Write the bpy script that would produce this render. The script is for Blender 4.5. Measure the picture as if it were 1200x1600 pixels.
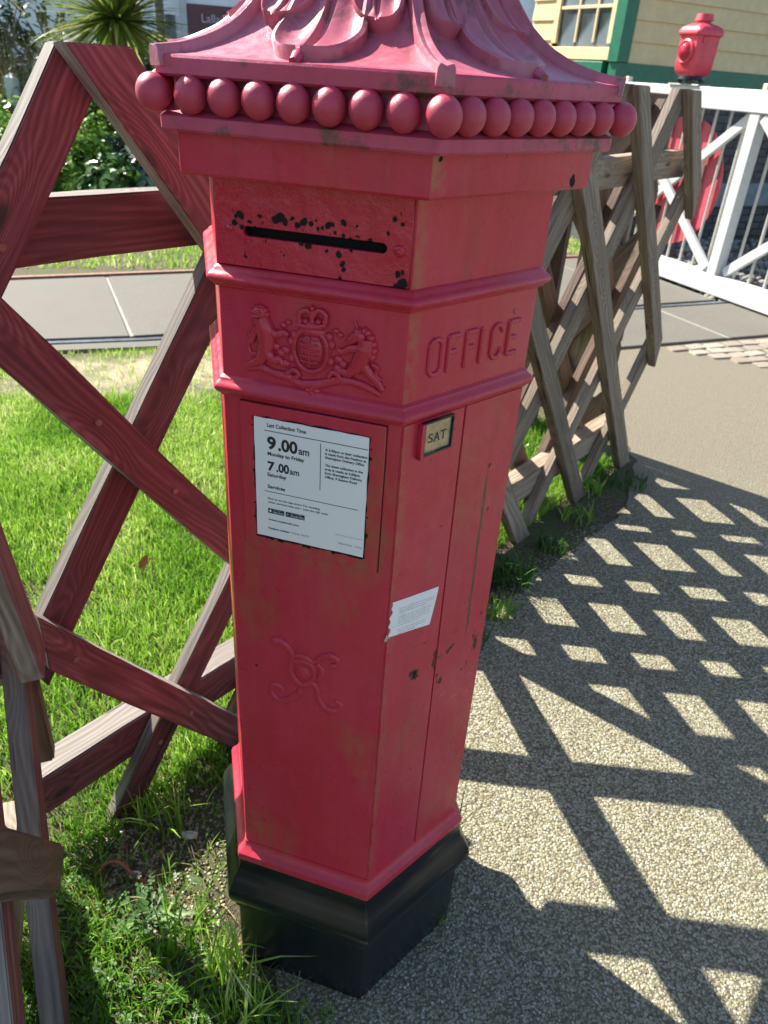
import bpy, bmesh, math, random
import numpy as np
from mathutils import Vector, Matrix
for o in list(bpy.data.objects): bpy.data.objects.remove(o)
R = math.radians
S = bpy.context.scene
COL = S.collection
# ------------------------------------------------------------------ camera
cd = bpy.data.cameras.new('camera'); cam = bpy.data.objects.new('camera', cd); COL.objects.link(cam)
cam.location = (-0.22507, -1.03997, 1.67143)
cam.rotation_euler = (R(59.1243), R(-3.45995), R(-12.72028))
cd.sensor_fit = 'VERTICAL'; cd.sensor_height = 36.0; cd.lens = 36.0*1154.37/1600
cd.clip_start = 0.02; cd.clip_end = 600
cd.dof.use_dof = True; cd.dof.focus_distance = 1.0; cd.dof.aperture_fstop = 9.0
S.camera = cam
# ------------------------------------------------------------------ sky, sun, exposure
SUN_AZ, SUN_EL = 128.0, 42.8      # math azimuth of the sun, elevation
w = bpy.data.worlds.new('World'); S.world = w; w.use_nodes = True
nt = w.node_tree; nt.nodes.clear()
sky = nt.nodes.new('ShaderNodeTexSky'); sky.sky_type = 'NISHITA'; sky.sun_disc = False
sky.sun_elevation = R(SUN_EL); sky.sun_rotation = R(90-SUN_AZ)
bg = nt.nodes.new('ShaderNodeBackground'); bg.inputs[1].default_value = 0.086
wo = nt.nodes.new('ShaderNodeOutputWorld')
nt.links.new(sky.outputs[0], bg.inputs[0]); nt.links.new(bg.outputs[0], wo.inputs[0])
sl = bpy.data.lights.new('sun', 'SUN'); sl.energy = 5.0; sl.angle = R(0.5); sl.color = (1.0, 0.94, 0.84)
so = bpy.data.objects.new('sun', sl); COL.objects.link(so); so.location = (-6, 8, 9)
sd = Vector((math.cos(R(SUN_AZ))*math.cos(R(SUN_EL)), math.sin(R(SUN_AZ))*math.cos(R(SUN_EL)), math.sin(R(SUN_EL))))
so.rotation_euler = sd.to_track_quat('Z', 'Y').to_euler()
S.view_settings.view_transform = 'Standard'; S.view_settings.look = 'None'
S.view_settings.gamma = 1; S.view_settings.exposure = 1.45; S.view_settings.use_curve_mapping = False
rnd = random.Random(7); NR = np.random.default_rng(11)

# ------------------------------------------------------------------ helpers
def tag(o, label=None, cat=None, group=None, kind=None):
    if label: o['label'] = label
    if cat: o['category'] = cat
    if group: o['group'] = group
    if kind: o['kind'] = kind
    return o
def empty(name, loc=(0,0,0), label=None, cat=None, group=None, kind=None, rz=0):
    o = bpy.data.objects.new(name, None); COL.objects.link(o); o.location = loc; o.rotation_euler = (0,0,rz)
    o.empty_display_size = .05
    return tag(o, label, cat, group, kind)
def link(name, me, mat=None, parent=None, smooth=None, matrix=None):
    if mat is not None:
        for m in (mat if isinstance(mat, (list, tuple)) else [mat]): me.materials.append(m)
    if smooth is not None:
        me.shade_smooth()
        if smooth < 180: me.set_sharp_from_angle(angle=R(smooth))
    o = bpy.data.objects.new(name, me); COL.objects.link(o)
    if matrix is not None: o.matrix_world = matrix
    if parent is not None: o.parent = parent
    return o
def mesh(name, vs, fs):
    me = bpy.data.meshes.new(name); me.from_pydata([tuple(v) for v in vs], [], [tuple(f) for f in fs]); me.update(); return me
def npmesh(name, V, F, n):           # V (N,3); F (M,n) all faces n-gons
    me = bpy.data.meshes.new(name); me.vertices.add(len(V)); me.vertices.foreach_set('co', np.asarray(V, np.float32).ravel())
    me.loops.add(F.size); me.loops.foreach_set('vertex_index', np.asarray(F, np.int32).ravel())
    me.polygons.add(len(F)); me.polygons.foreach_set('loop_start', np.arange(0, F.size, n, dtype=np.int32))
    me.update(calc_edges=True); me.validate(); return me
def setattr_pt(me, name, vals):
    a = me.attributes.new(name, 'FLOAT', 'POINT'); a.data.foreach_set('value', np.asarray(vals, np.float32))
def bm_mesh(bm, name, recalc=True):
    if recalc: bmesh.ops.recalc_face_normals(bm, faces=bm.faces)
    me = bpy.data.meshes.new(name); bm.to_mesh(me); bm.free(); return me
def box_bm(bm, c, s, M=None, bev=0):
    r = bmesh.ops.create_cube(bm, size=1)
    vs = r['verts']
    for v in vs:
        v.co = Vector((v.co.x*s[0], v.co.y*s[1], v.co.z*s[2])) + Vector(c)
        if M is not None: v.co = M @ v.co
    if bev:
        es = {e for v in vs for e in v.link_edges}
        bmesh.ops.bevel(bm, geom=list(es), offset=bev, segments=1, affect='EDGES')
def box(name, c, s, mat, parent=None, M=None, bev=0.002, smooth=None):
    bm = bmesh.new(); box_bm(bm, c, s, M, bev); return link(name, bm_mesh(bm, name), mat, parent, smooth)
def tube_vf(pts, r, n=8, flat=1.0, up=None, cap=True):
    """tube through pts; radius r scalar or list; flat squashes along up"""
    pts = [Vector(p) for p in pts]; vs = []; fs = []
    rr = r if isinstance(r, (list, tuple)) else [r]*len(pts)
    prev = None
    for i, p in enumerate(pts):
        t = (pts[min(i+1, len(pts)-1)] - pts[max(i-1, 0)]).normalized()
        if up is not None: a = t.cross(Vector(up)).normalized(); b = a.cross(t).normalized()
        else:
            if prev is None: a = t.orthogonal().normalized()
            else: a = (prev - t*prev.dot(t)).normalized()
            prev = a; b = t.cross(a)
        for k in range(n):
            an = 2*math.pi*k/n
            vs.append(p + a*(math.cos(an)*rr[i]) + b*(math.sin(an)*rr[i]*flat))
    for i in range(len(pts)-1):
        for k in range(n):
            fs.append((i*n+k, i*n+(k+1) % n, (i+1)*n+(k+1) % n, (i+1)*n+k))
    if cap:
        fs.append(tuple(range(n))[::-1]); fs.append(tuple((len(pts)-1)*n+k for k in range(n)))
    return vs, fs
def join_vf(parts):
    V = []; F = []
    for vs, fs in parts:
        b = len(V); V += list(vs); F += [tuple(i+b for i in f) for f in fs]
    return V, F
def catmull(pts, n=6):
    P = [Vector(p) for p in pts]; P = [P[0]*2-P[1]] + P + [P[-1]*2-P[-2]]; out = []
    for i in range(1, len(P)-2):
        for k in range(n):
            t = k/n; a, b, c, d = P[i-1:i+3]
            out.append(.5*((2*b)+(c-a)*t+(2*a-5*b+4*c-d)*t*t+(3*b-a-3*c+d)*t**3))
    out.append(P[-2]); return out

# ------------------------------------------------------------------ material helpers
class NT:
    def __init__(s, name):
        s.m = bpy.data.materials.new(name); s.m.use_nodes = True; s.t = s.m.node_tree; s.t.nodes.clear()
        s.out = s.n('ShaderNodeOutputMaterial'); s.b = s.n('ShaderNodeBsdfPrincipled'); s.l(s.b.outputs[0], s.out.inputs[0])
    def n(s, typ, **kw):
        x = s.t.nodes.new(typ)
        for k, v in kw.items(): setattr(x, k, v)
        return x
    def l(s, a, b): s.t.links.new(a, b)
    def setin(s, node, i, v):
        if isinstance(v, bpy.types.NodeSocket): s.l(v, node.inputs[i])
        elif v is not None:
            if isinstance(v, (tuple, list)) and len(v) == 3 and node.inputs[i].type == 'RGBA': v = (*v, 1)
            node.inputs[i].default_value = v
    def math(s, op, a, b=None, c=None, clamp=False):
        x = s.n('ShaderNodeMath', operation=op); x.use_clamp = clamp
        s.setin(x, 0, a); s.setin(x, 1, b); s.setin(x, 2, c); return x.outputs[0]
    def noise(s, vec, scale, detail=4, rough=.55, dist=0.0):
        x = s.n('ShaderNodeTexNoise'); s.setin(x, 'Vector', vec); x.inputs['Scale'].default_value = scale
        x.inputs['Detail'].default_value = detail; x.inputs['Roughness'].default_value = rough; x.inputs['Distortion'].default_value = dist
        return x.outputs['Fac']
    def vor(s, vec, scale, feature='F1', out='Distance', rand=1.0):
        x = s.n('ShaderNodeTexVoronoi', feature=feature); s.setin(x, 'Vector', vec); x.inputs['Scale'].default_value = scale
        x.inputs['Randomness'].default_value = rand; return x.outputs[out]
    def ramp(s, fac, stops, interp='LINEAR'):
        x = s.n('ShaderNodeValToRGB'); x.color_ramp.interpolation = interp; cr = x.color_ramp
        while len(cr.elements) < len(stops): cr.elements.new(.5)
        for e, (p, c) in zip(cr.elements, stops):
            e.position = p; e.color = (*c, 1) if isinstance(c, (tuple, list)) else (c, c, c, 1)
        s.l(fac, x.inputs[0]); return x.outputs[0]
    def mix(s, fac, a, b, mode='MIX'):
        x = s.n('ShaderNodeMix', data_type='RGBA', blend_type=mode); s.setin(x, 0, fac); s.setin(x, 6, a); s.setin(x, 7, b); return x.outputs[2]
    def mapr(s, v, a, b, c=0.0, d=1.0, smooth=True):
        x = s.n('ShaderNodeMapRange'); x.interpolation_type = 'SMOOTHSTEP' if smooth else 'LINEAR'
        s.setin(x, 0, v); x.inputs[1].default_value = a; x.inputs[2].default_value = b; x.inputs[3].default_value = c; x.inputs[4].default_value = d
        return x.outputs[0]
    def obj(s): return s.n('ShaderNodeTexCoord').outputs['Object']
    def scale(s, vec, sc, loc=(0,0,0), rot=(0,0,0)):
        x = s.n('ShaderNodeMapping'); s.l(vec, x.inputs[0]); x.inputs['Scale'].default_value = sc
        x.inputs['Location'].default_value = loc; x.inputs['Rotation'].default_value = rot; return x.outputs[0]
    def rand(s): return s.n('ShaderNodeObjectInfo').outputs['Random']
    def offs(s, vec, amt=37.0):     # shift the pattern per object
        c = s.n('ShaderNodeCombineXYZ'); r = s.math('MULTIPLY', s.rand(), amt)
        s.l(r, c.inputs[0]); s.l(r, c.inputs[1]); s.l(r, c.inputs[2])
        v = s.n('ShaderNodeVectorMath', operation='ADD'); s.l(vec, v.inputs[0]); s.l(c.outputs[0], v.inputs[1]); return v.outputs[0]
    def bump(s, h, strength, dist=.002, prev=None):
        x = s.n('ShaderNodeBump'); x.inputs['Strength'].default_value = strength; x.inputs['Distance'].default_value = dist
        s.l(h, x.inputs['Height'])
        if prev is not None: s.l(prev, x.inputs['Normal'])
        return x.outputs[0]
    def fin(s, col=None, rough=.5, normal=None, **kw):
        if col is not None: s.setin(s.b, 'Base Color', col)
        s.setin(s.b, 'Roughness', rough)
        if normal is not None: s.l(normal, s.b.inputs['Normal'])
        for k, v in kw.items(): s.setin(s.b, k.replace('_', ' '), v)
        return s.m
def plain(name, col, rough=.5, var=.12, nscale=30, bump=.15, **kw):
    t = NT(name); v = t.obj(); n = t.noise(v, nscale, 5)
    c = t.mix(t.mapr(n, .3, .7), tuple(x*(1-var) for x in col), tuple(min(1, x*(1+var)) for x in col))
    return t.fin(c, rough, t.bump(n, bump, .001), **kw)

# spots on the post box where paint is missing: (x,y,z,radius, z-stretch)
def red_paint(name, spots=(), wob=.007, corner=None, streak=None, base=(.50, .023, .050), mottled=.5, grime=0.0, lump=.35, chipcol=(.018, .014, .013), rough=.33, fleck=0.0, ochre=0.0):
    t = NT(name); v = t.obj()
    n1 = t.noise(v, 7, 4); n2 = t.noise(v, 60, 6, .6); n3 = t.noise(t.scale(v, (90, 90, 9)), 1.0, 4)
    c = t.mix(t.mapr(n1, .35, .7, 0, mottled), base, (base[0]*1.10, base[1]*2.1, base[2]*1.9))
    n6 = t.noise(t.scale(v, (26, 26, 2.2)), 1.0, 4, .6)
    c = t.mix(t.mapr(n6, .52, .72, 0, .30), c, (base[0]*.72, base[1]*1.3, base[2]*1.1))
    c = t.mix(t.mapr(n3, .45, .75, 0, .40), c, (base[0]*.78, base[1]*.8, base[2]*.75))
    c = t.mix(t.mapr(n2, .6, .78, 0, .12), c, (base[0]*1.05, base[1]*3.0, base[2]*2.6))
    if ochre:
        n4 = t.noise(t.scale(v, (5, 5, 2.5), (3, 1, 0)), 1.0, 6, .65)
        n5 = t.noise(t.scale(v, (70, 70, 25)), 1.0, 5, .7)
        f = t.math('MULTIPLY', t.mapr(n4, .50, .66), t.mapr(n5, .35, .7, .15, 1))
        c = t.mix(t.math('MULTIPLY', f, ochre), c, (.33, .12, .055))
    if grime:
        g = t.noise(v, 22, 6, .7)
        c = t.mix(t.math('MULTIPLY', t.mapr(g, .52, .68), grime), c, (.10, .055, .035))
    if corner:      # wear along the front corner edge, world x just right of it
        sc_ = t.n('ShaderNodeSeparateXYZ'); t.l(v, sc_.inputs[0])
        cm = t.math('MULTIPLY', t.mapr(sc_.outputs[0], -.001, .002), t.mapr(sc_.outputs[0], .006, .024, 1, 0))
        cm = t.math('MULTIPLY', cm, t.mapr(t.noise(v, 55, 5, .65), .36, .62)); cm = t.math('MULTIPLY', cm, t.mapr(sc_.outputs[1], -.20, -.19, 1, 0))
        c = t.mix(t.math('MULTIPLY', cm, corner), c, (.36, .15, .075))
    if streak:      # rust run: (dx, dy, offset, slope, z0, z1, half width)
        dx_, dy_, of_, sl_, z0_, z1_, hw_ = streak
        ss_ = t.n('ShaderNodeSeparateXYZ'); t.l(v, ss_.inputs[0])
        u_ = t.math('ADD', t.math('ADD', t.math('MULTIPLY', ss_.outputs[0], dx_), t.math('MULTIPLY', ss_.outputs[1], dy_)), of_)
        u_ = t.math('ABSOLUTE', t.math('ADD', u_, t.math('MULTIPLY', ss_.outputs[2], sl_)))
        nz_ = t.noise(t.scale(v, (240, 240, 90)), 1.0, 4, .65)
        mk = t.math('SUBTRACT', t.math('MULTIPLY', nz_, hw_*2.6), t.math('ADD', u_, hw_*.45)); mk = t.mapr(mk, -.0002, .0006)
        mk = t.math('MULTIPLY', mk, t.math('MULTIPLY', t.mapr(ss_.outputs[2], z0_, z0_+.02), t.mapr(ss_.outputs[2], z1_-.05, z1_, 1, 0)))
        c = t.mix(mk, c, chipcol)
    h = t.noise(v, 38, 5, .55); hf = t.noise(v, 260, 3)
    hh = t.math('ADD', h, t.math('MULTIPLY', hf, .12))
    rgh = t.mapr(n2, .3, .7, rough-.07, rough+.12)
    chip = None
    if fleck:
        a = t.noise(v, 95, 3, .5); b_ = t.noise(v, 9, 3)
        chip = t.math('MULTIPLY', t.mapr(a, .735-.03*fleck, .755-.03*fleck), t.mapr(b_, .52, .6))
    if spots:
        pass
        vn = t.n('ShaderNodeTexNoise'); t.l(v, vn.inputs['Vector']); vn.inputs['Scale'].default_value = 120
        wv = t.n('ShaderNodeVectorMath', operation='MULTIPLY_ADD'); t.l(vn.outputs['Color'], wv.inputs[0])
        wv.inputs[1].default_value = (wob,)*3; t.l(v, wv.inputs[2]); base_v = wv.outputs[0]
        acc = None
        for (x, y, z, r, st) in spots:
            d = t.n('ShaderNodeVectorMath', operation='DISTANCE')
            m = t.n('ShaderNodeVectorMath', operation='MULTIPLY'); t.l(base_v, m.inputs[0]); m.inputs[1].default_value = (1, 1, 1/st)
            t.l(m.outputs[0], d.inputs[0]); d.inputs[1].default_value = (x+wob/2, y+wob/2, (z+wob/2)/st)
            q = t.math('SUBTRACT', 1.0, t.math('DIVIDE', d.outputs['Value'], r))
            acc = q if acc is None else t.math('MAXIMUM', acc, q)
        q = t.mapr(acc, -.04, .06)
        chip = q if chip is None else t.math('MAXIMUM', chip, q)
        halo = t.mapr(acc, -.55, .0, 0, .55); c = t.mix(halo, c, (base[0]*.45, base[1]*.9, base[2]*.6))
    nrm = t.bump(hh, lump, .0025)
    if chip is not None:
        c = t.mix(chip, c, chipcol); rgh = t.math('ADD', rgh, t.math('MULTIPLY', chip, .35)); t.l(t.math('SUBTRACT', .5, t.math('MULTIPLY', chip, .38)), t.b.inputs['Specular IOR Level'])
        nrm = t.bump(t.math('SUBTRACT', 1.0, chip), .5, .0012, nrm)
    return t.fin(c, rgh, nrm)

def wood(name, dark, mid, light, face=None, facemix=0.0, moss=0.0):
    """planks are modelled with local X along the grain, local Y across, local Z through the board"""
    t = NT(name); v0 = t.obj(); v = t.offs(v0)
    wr = t.n('ShaderNodeTexWave', wave_type='RINGS', rings_direction='X')
    nd = t.noise(t.scale(v, (1.0, 5, 5)), 1.0, 2)
    kv = t.n('ShaderNodeTexVoronoi', feature='F1'); t.l(t.scale(v, (3.0, 9, 9)), kv.inputs['Vector']); kv.inputs['Scale'].default_value = 1.0
    ksw = t.mapr(kv.outputs['Distance'], .0, .42, 1, 0)
    vv = t.n('ShaderNodeVectorMath', operation='ADD'); t.l(t.scale(v, (.55, 9, 9)), vv.inputs[0])
    cc = t.n('ShaderNodeCombineXYZ'); t.l(t.math('ADD', t.math('MULTIPLY', nd, 1.7), t.math('MULTIPLY', ksw, .75)), cc.inputs[1]); t.l(t.math('MULTIPLY', nd, 1.2), cc.inputs[2]); t.l(cc.outputs[0], vv.inputs[1])
    t.l(vv.outputs[0], wr.inputs['Vector']); wr.inputs['Scale'].default_value = 2.8; wr.inputs['Distortion'].default_value = .6; wr.inputs['Detail'].default_value = 2
    rings = wr.outputs['Fac']
    grain = t.noise(t.scale(v, (6, 150, 150)), 1.0, 5, .65)
    blot = t.noise(t.scale(v, (3, 14, 14)), 1.0, 5, .6)
    ridge = t.noise(t.scale(v, (1.2, 70, 70)), 1.0, 3, .5)
    # knots
    knot = t.mapr(kv.outputs['Distance'], .04, .13, 1, 0)
    g = t.math('ADD', t.math('MULTIPLY', rings, .12), t.math('ADD', t.math('MULTIPLY', grain, .50), t.math('MULTIPLY', ridge, .43)))
    c = t.ramp(g, [(.30, dark), (.55, mid), (.85, light)])
    c = t.mix(t.mapr(blot, .4, .7, 0, .45), c, tuple(x*.62 for x in mid))
    if face is not None:
        nrmn = t.n('ShaderNodeNewGeometry')
        tr = t.n('ShaderNodeVectorTransform', vector_type='NORMAL', convert_from='WORLD', convert_to='OBJECT'); t.l(nrmn.outputs['True Normal'], tr.inputs[0])
        sp = t.n('ShaderNodeSeparateXYZ'); t.l(tr.outputs[0], sp.inputs[0])
        isf = t.mapr(t.math('ABSOLUTE', sp.outputs[2]), .5, .8)
        fd, fm, fl = face
        cf = t.ramp(g, [(.28, fd), (.52, fm), (.8, fl)])
        cf = t.mix(t.mapr(blot, .42, .68, 0, .5), cf, tuple(x*.55 for x in fm))
        c = t.mix(t.math('MULTIPLY', isf, facemix), c, cf)
    if moss:
        mo = t.noise(v, 9, 5, .6); c = t.mix(t.mapr(mo, .55, .7, 0, moss), c, (.10, .13, .03))
    c = t.mix(knot, c, tuple(x*.45 for x in dark))
    rr = t.mapr(t.rand(), 0, 1, .74, 1.22, False)
    hs = t.n('ShaderNodeHueSaturation'); t.l(c, hs.inputs['Color']); t.l(rr, hs.inputs['Value'])
    hgt = t.math('ADD', t.math('ADD', t.math('MULTIPLY', grain, .5), t.math('MULTIPLY', ridge, .6)), t.math('MULTIPLY', rings, .25))
    crack = t.noise(t.scale(v, (2.2, 60, 60)), 1.0, 2, .5)
    ck = t.mapr(crack, .70, .74); col = t.mix(ck, hs.outputs[0], tuple(x*.25 for x in dark))
    return t.fin(col, t.mapr(grain, .3, .7, .62, .85), t.bump(t.math('SUBTRACT', hgt, ck), .75, .0022))

M = {}
M['wood_grey'] = wood('weathered_wood', (.075, .050, .034), (.265, .205, .15), (.50, .44, .37))
M['wood_red'] = wood('red_faced_wood', (.075, .060, .052), (.235, .205, .175), (.46, .42, .37),
                     face=((.048, .014, .014), (.165, .048, .050), (.36, .15, .155)), facemix=1.0)  # broad faces coloured red, edges left grey
M['wood_moss'] = wood('mossy_wood', (.05, .04, .022), (.15, .12, .07), (.27, .22, .15), moss=.6)
M['wood_brown'] = wood('brown_wood', (.042, .023, .015), (.12, .070, .045), (.22, .145, .10))
M['black'] = plain('black_paint', (.009, .011, .014), .24, .25, 18, .2)
M['dark'] = plain('dark_interior', (.004, .003, .003), .9, .1)
M['white_gate'] = plain('white_gate_paint', (.52, .53, .52), .45, .05, 25, .15)
M['bar_cream'] = plain('cream_bar_paint', (.48, .46, .40), .45, .06, 25, .15)
M['disc_red'] = plain('red_disc_paint', (.48, .07, .10), .42, .08, 12, .1)
M['green'] = plain('green_trim_paint', (.008, .135, .075), .4, .15, 12, .2)
M['cream'] = plain('cream_board_paint', (.68, .53, .27), .5, .06, 10, .15)
M['cream_win'] = plain('cream_window_paint', (.74, .58, .33), .45, .05, 10, .15)
M['ink'] = plain('black_ink', (.02, .022, .024), .5, .1, 20, .0)
M['ink_grey'] = plain('grey_ink', (.22, .23, .24), .5, .1, 20, .0)
M['brass'] = plain('worn_brass', (.40, .335, .225), .35, .2, 60, .2, Metallic=.55)
M['paper'] = None
t = NT('enamel_plate'); v = t.obj(); n = t.noise(v, 25, 4)
st = t.n('ShaderNodeVectorMath', operation='DISTANCE'); t.l(t.scale(v, (1, 1, .8)), st.inputs[0]); st.inputs[1].default_value = (-.092, -.17, 1.205*.8)
c = t.mix(t.mapr(n, .3, .7, 0, .2), (.86, .88, .87), (.90, .91, .89))
c = t.mix(t.mapr(st.outputs['Value'], .008, .02, .35, 0), c, (.62, .56, .40))
M['enamel'] = t.fin(c, .22)
t = NT('torn_paper'); v = t.obj(); n = t.noise(v, 60, 5); 
M['paper'] = t.fin(t.mix(t.mapr(n, .5, .75, 0, .6), (.88, .86, .88), (.70, .62, .50)), .6, t.bump(n, .3, .001))
t = NT('window_glass'); v = t.obj(); n = t.noise(v, 1.6, 3)
M['glass'] = t.fin(t.mix(t.mapr(n, .4, .6), (.03, .04, .045), (.16, .20, .22)), .08)
# ------------------------------------------------------------------ ground sheets
def poly_sheet(name, pts, z, mat, label=None, sub=0):
    bm = bmesh.new(); f = bm.faces.new([bm.verts.new((x, y, z)) for x, y in pts]); bm.normal_update()
    if f.normal.z < 0: bmesh.ops.reverse_faces(bm, faces=[f])
    o = link(name, bm_mesh(bm, name, False), mat); return tag(o, label, kind='structure')
t = NT('soil_and_turf'); v = t.obj()
n = t.noise(v, 3.0, 6, .6); n2 = t.noise(v, 60, 5, .65); n3 = t.noise(v, 300, 3, .6)
c = t.mix(t.mapr(n2, .35, .65), (0.047, 0.034, 0.020), (0.170, 0.132, 0.081))
bare = t.n('ShaderNodeVectorMath', operation='DISTANCE'); t.l(t.scale(v, (.55, 1, 1)), bare.inputs[0]); bare.inputs[1].default_value = (-.70*.55, 3.45, 0)
c = t.mix(t.mapr(t.math('ADD', bare.outputs['Value'], t.math('MULTIPLY', n, .5)), .45, .85, 1, 0), c, (0.425, 0.348, 0.238))
c = t.mix(t.mapr(n, .40, .6, 0, .6), c, (0.076, 0.119, 0.025))
M['soil'] = t.fin(c, .95, t.bump(t.math('ADD', n2, n3), .8, .01))
poly_sheet('ground', [(-250, -30), (250, -30), (250, 300), (-250, 300)], 0, M['soil'], 'brown soil under the lawn and planting')
# exposed aggregate
t = NT('exposed_aggregate'); v = t.obj()
vv = t.n('ShaderNodeTexVoronoi', feature='F1'); t.l(v, vv.inputs['Vector']); vv.inputs['Scale'].default_value = 140
sepc = t.n('ShaderNodeSeparateColor'); t.l(vv.outputs['Color'], sepc.inputs[0])
pc = t.ramp(sepc.outputs[0], [(0, (0.109, 0.081, 0.048)), (.2, (0.185, 0.158, 0.087)), (.45, (0.268, 0.249, 0.145)), (.7, (0.312, 0.296, 0.193)), (.9, (0.376, 0.376, 0.284)), (1, (0.446, 0.458, 0.399))])
edge = t.mapr(vv.outputs['Distance'], .42, .68)
big = t.noise(v, 1.3, 5, .6)
c = t.mix(edge, pc, (0.083, 0.071, 0.046)); c = t.mix(t.mapr(big, .35, .7, 0, .3), c, (0.191, 0.181, 0.122))
sx3 = t.n('ShaderNodeSeparateXYZ'); t.l(v, sx3.inputs[0]); far_ = t.mapr(t.math('ADD', t.math('ADD', t.math('MULTIPLY', sx3.outputs[0], .45), sx3.outputs[1]), t.math('MULTIPLY', big, .8)), 2.4, 3.6)
fn1 = t.noise(v, 190, 4, .6); c = t.mix(far_, c, t.ramp(fn1, [(.3, (0.096, 0.081, 0.057)), (.5, (0.160, 0.138, 0.097)), (.7, (0.229, 0.209, 0.155))]))
M['aggregate'] = t.fin(c, .8, t.bump(t.math('SUBTRACT', 1.0, vv.outputs['Distance']), .8, .004))
t = NT('sandy_tarmac'); v = t.obj(); n = t.noise(v, 190, 4, .6); n2 = t.noise(v, 1.6, 5, .6)
c = t.ramp(n, [(.3, (.17, .135, .10)), (.5, (.30, .25, .19)), (.7, (.44, .385, .31))]); c = t.mix(t.mapr(n2, .35, .7, 0, .35), c, (.38, .32, .25))
M['tarmac'] = t.fin(c, .85, t.bump(n, .6, .003))
PD = Vector((.8, .6)); PN = Vector((.6, -.8)); P0 = Vector((-.524, .231))   # fence line direction, normal to the camera side
def FW(tt, off=0.0, z=0.0):
    q = P0 + PD*tt + PN*off; return Vector((q.x, q.y, z))
def ragged(pts, step=.12, amp=.02, seed=3):
    rr = random.Random(seed); out = []
    for i in range(len(pts)-1):
        a, b = Vector(pts[i]), Vector(pts[i+1]); n = max(1, int((b-a).length/step))
        for k in range(n): 
            q = a.lerp(b, k/n); out.append((q.x+rr.uniform(-amp, amp), q.y+rr.uniform(-amp, amp)))
    out.append(tuple(pts[-1])); return out
fe = FW(3.06, .02)
edge1 = ragged([(-.16, -1.6), (-.13, -.5), (-.17, -.22), (-.20, .05), (-.15, .30), (FW(.75, .10).x, FW(.75, .10).y), (FW(1.6, .20).x, FW(1.6, .20).y), (FW(2.5, .22).x, FW(2.5, .22).y), (fe.x-.02, fe.y-.03), (fe.x+.03, fe.y+.12)], .05, .014)
SLOPE = math.tan(R(11.3))
railA = lambda x: 4.11+.185*x if x > -.2 else 4.07+.09*(x+.2)
railB = lambda x: 6.03+.2*x
path_pts = edge1 + [(1.98, 2.35), (1.75, 2.9), (1.4, 3.55)] + [(1.4, railA(1.4)-.02), (3, railA(3)-.02), (5.2, railA(5.2)-.02), (9, 3.5), (14, -1.6)]
poly_sheet('path', path_pts, .004, M['aggregate'], 'pale exposed aggregate path around the post box')

# ------------------------------------------------------------------ level crossing
t = NT('crossing_concrete'); v = t.offs(t.obj(), 5); n = t.noise(v, 120, 4, .6); n2 = t.noise(v, 2.2, 5, .6)
c = t.ramp(n, [(.3, (0.084, 0.079, 0.065)), (.55, (0.133, 0.124, 0.103)), (.75, (0.181, 0.170, 0.142))]); c = t.mix(t.mapr(n2, .4, .7, 0, .4), c, (0.100, 0.094, 0.077))
M['concrete'] = t.fin(c, .85, t.bump(n, .4, .002))
M['joint'] = plain('joint_filler', (.25, .25, .215), .8, .1)
M['steel'] = plain('dark_rail_steel', (.10, .12, .14), .4, .3, 20, .2, Metallic=.4)
M['rust'] = plain('rusty_rail_steel', (.26, .125, .085), .75, .25, 30, .3)
track = empty('railway_track', (0, 4.1, 0), kind='structure'); track['label'] = 'pair of rails sunk in concrete crossing panels'
def strip(name, x0, x1, f, wid, z0, z1, mat, parent, n=14):
    vs = []; fs = []
    for i in range(n+1):
        x = x0+(x1-x0)*i/n; y = f(x)
        vs += [(x, y-wid/2, z0), (x, y-wid/2, z1), (x, y+wid/2, z1), (x, y+wid/2, z0)]
    for i in range(n):
        for k in range(3): a = i*4+k; fs.append((a, a+4, a+5, a+1))
        fs.append((i*4, i*4+3, i*4+7, i*4+4))
    fs += [(0, 1, 2, 3), tuple(n*4+k for k in (3, 2, 1, 0))]
    bm = bmesh.new(); tmp = mesh(name, vs, fs); bm.from_mesh(tmp); bpy.data.meshes.remove(tmp)
    o = link(name, bm_mesh(bm, name), mat); o.parent = parent; o.matrix_parent_inverse = parent.matrix_world.inverted() if parent else Matrix()
    return o
bpy.context.view_layer.update()
strip('rail', -8, 4.9, railA, .045, -.02, .030, M['steel'], track)
strip('rail', 4.903, 12, railA, .05, -.05, .030, M['rust'], track)
strip('rail', -8, 12, railB, .05, -.05, .030, M['rust'], track)
strip('flangeway', -8, 4.4, lambda x: railA(x)+.055, .06, -.02, .010, M['dark'], track)
strip('flangeway', -8, 4.4, lambda x: railB(x)-.055, .06, -.02, .010, M['dark'], track)
strip('kerb_edging', -8, 1.35, lambda x: railA(x)-.085, .115, -.02, .022, M['concrete'], track)
def slab(x0, x1, fa, fb, par, sh=.10):
    vs = [(x0, fa(x0), -.02), (x1, fa(x1), -.02), (x1-sh, fb(x1-sh), -.02), (x0-sh, fb(x0-sh), -.02)]
    vs = vs + [(x, y, .024) for x, y, z in vs]
    bm = bmesh.new(); tm = mesh('s', vs, [(0, 3, 2, 1), (4, 5, 6, 7), (0, 1, 5, 4), (1, 2, 6, 5), (2, 3, 7, 6), (3, 0, 4, 7)]); bm.from_mesh(tm)
    bmesh.ops.bevel(bm, geom=list(bm.edges), offset=.006, segments=1, affect='EDGES')
    o = link('crossing_slab', bm_mesh(bm, 'slab'), M['concrete']); o.parent = par; o.matrix_parent_inverse = par.matrix_world.inverted()
xs = [-7.6, -5.2, -2.9, -.72, 1.35, 2.75, 3.72, 4.42]
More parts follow.
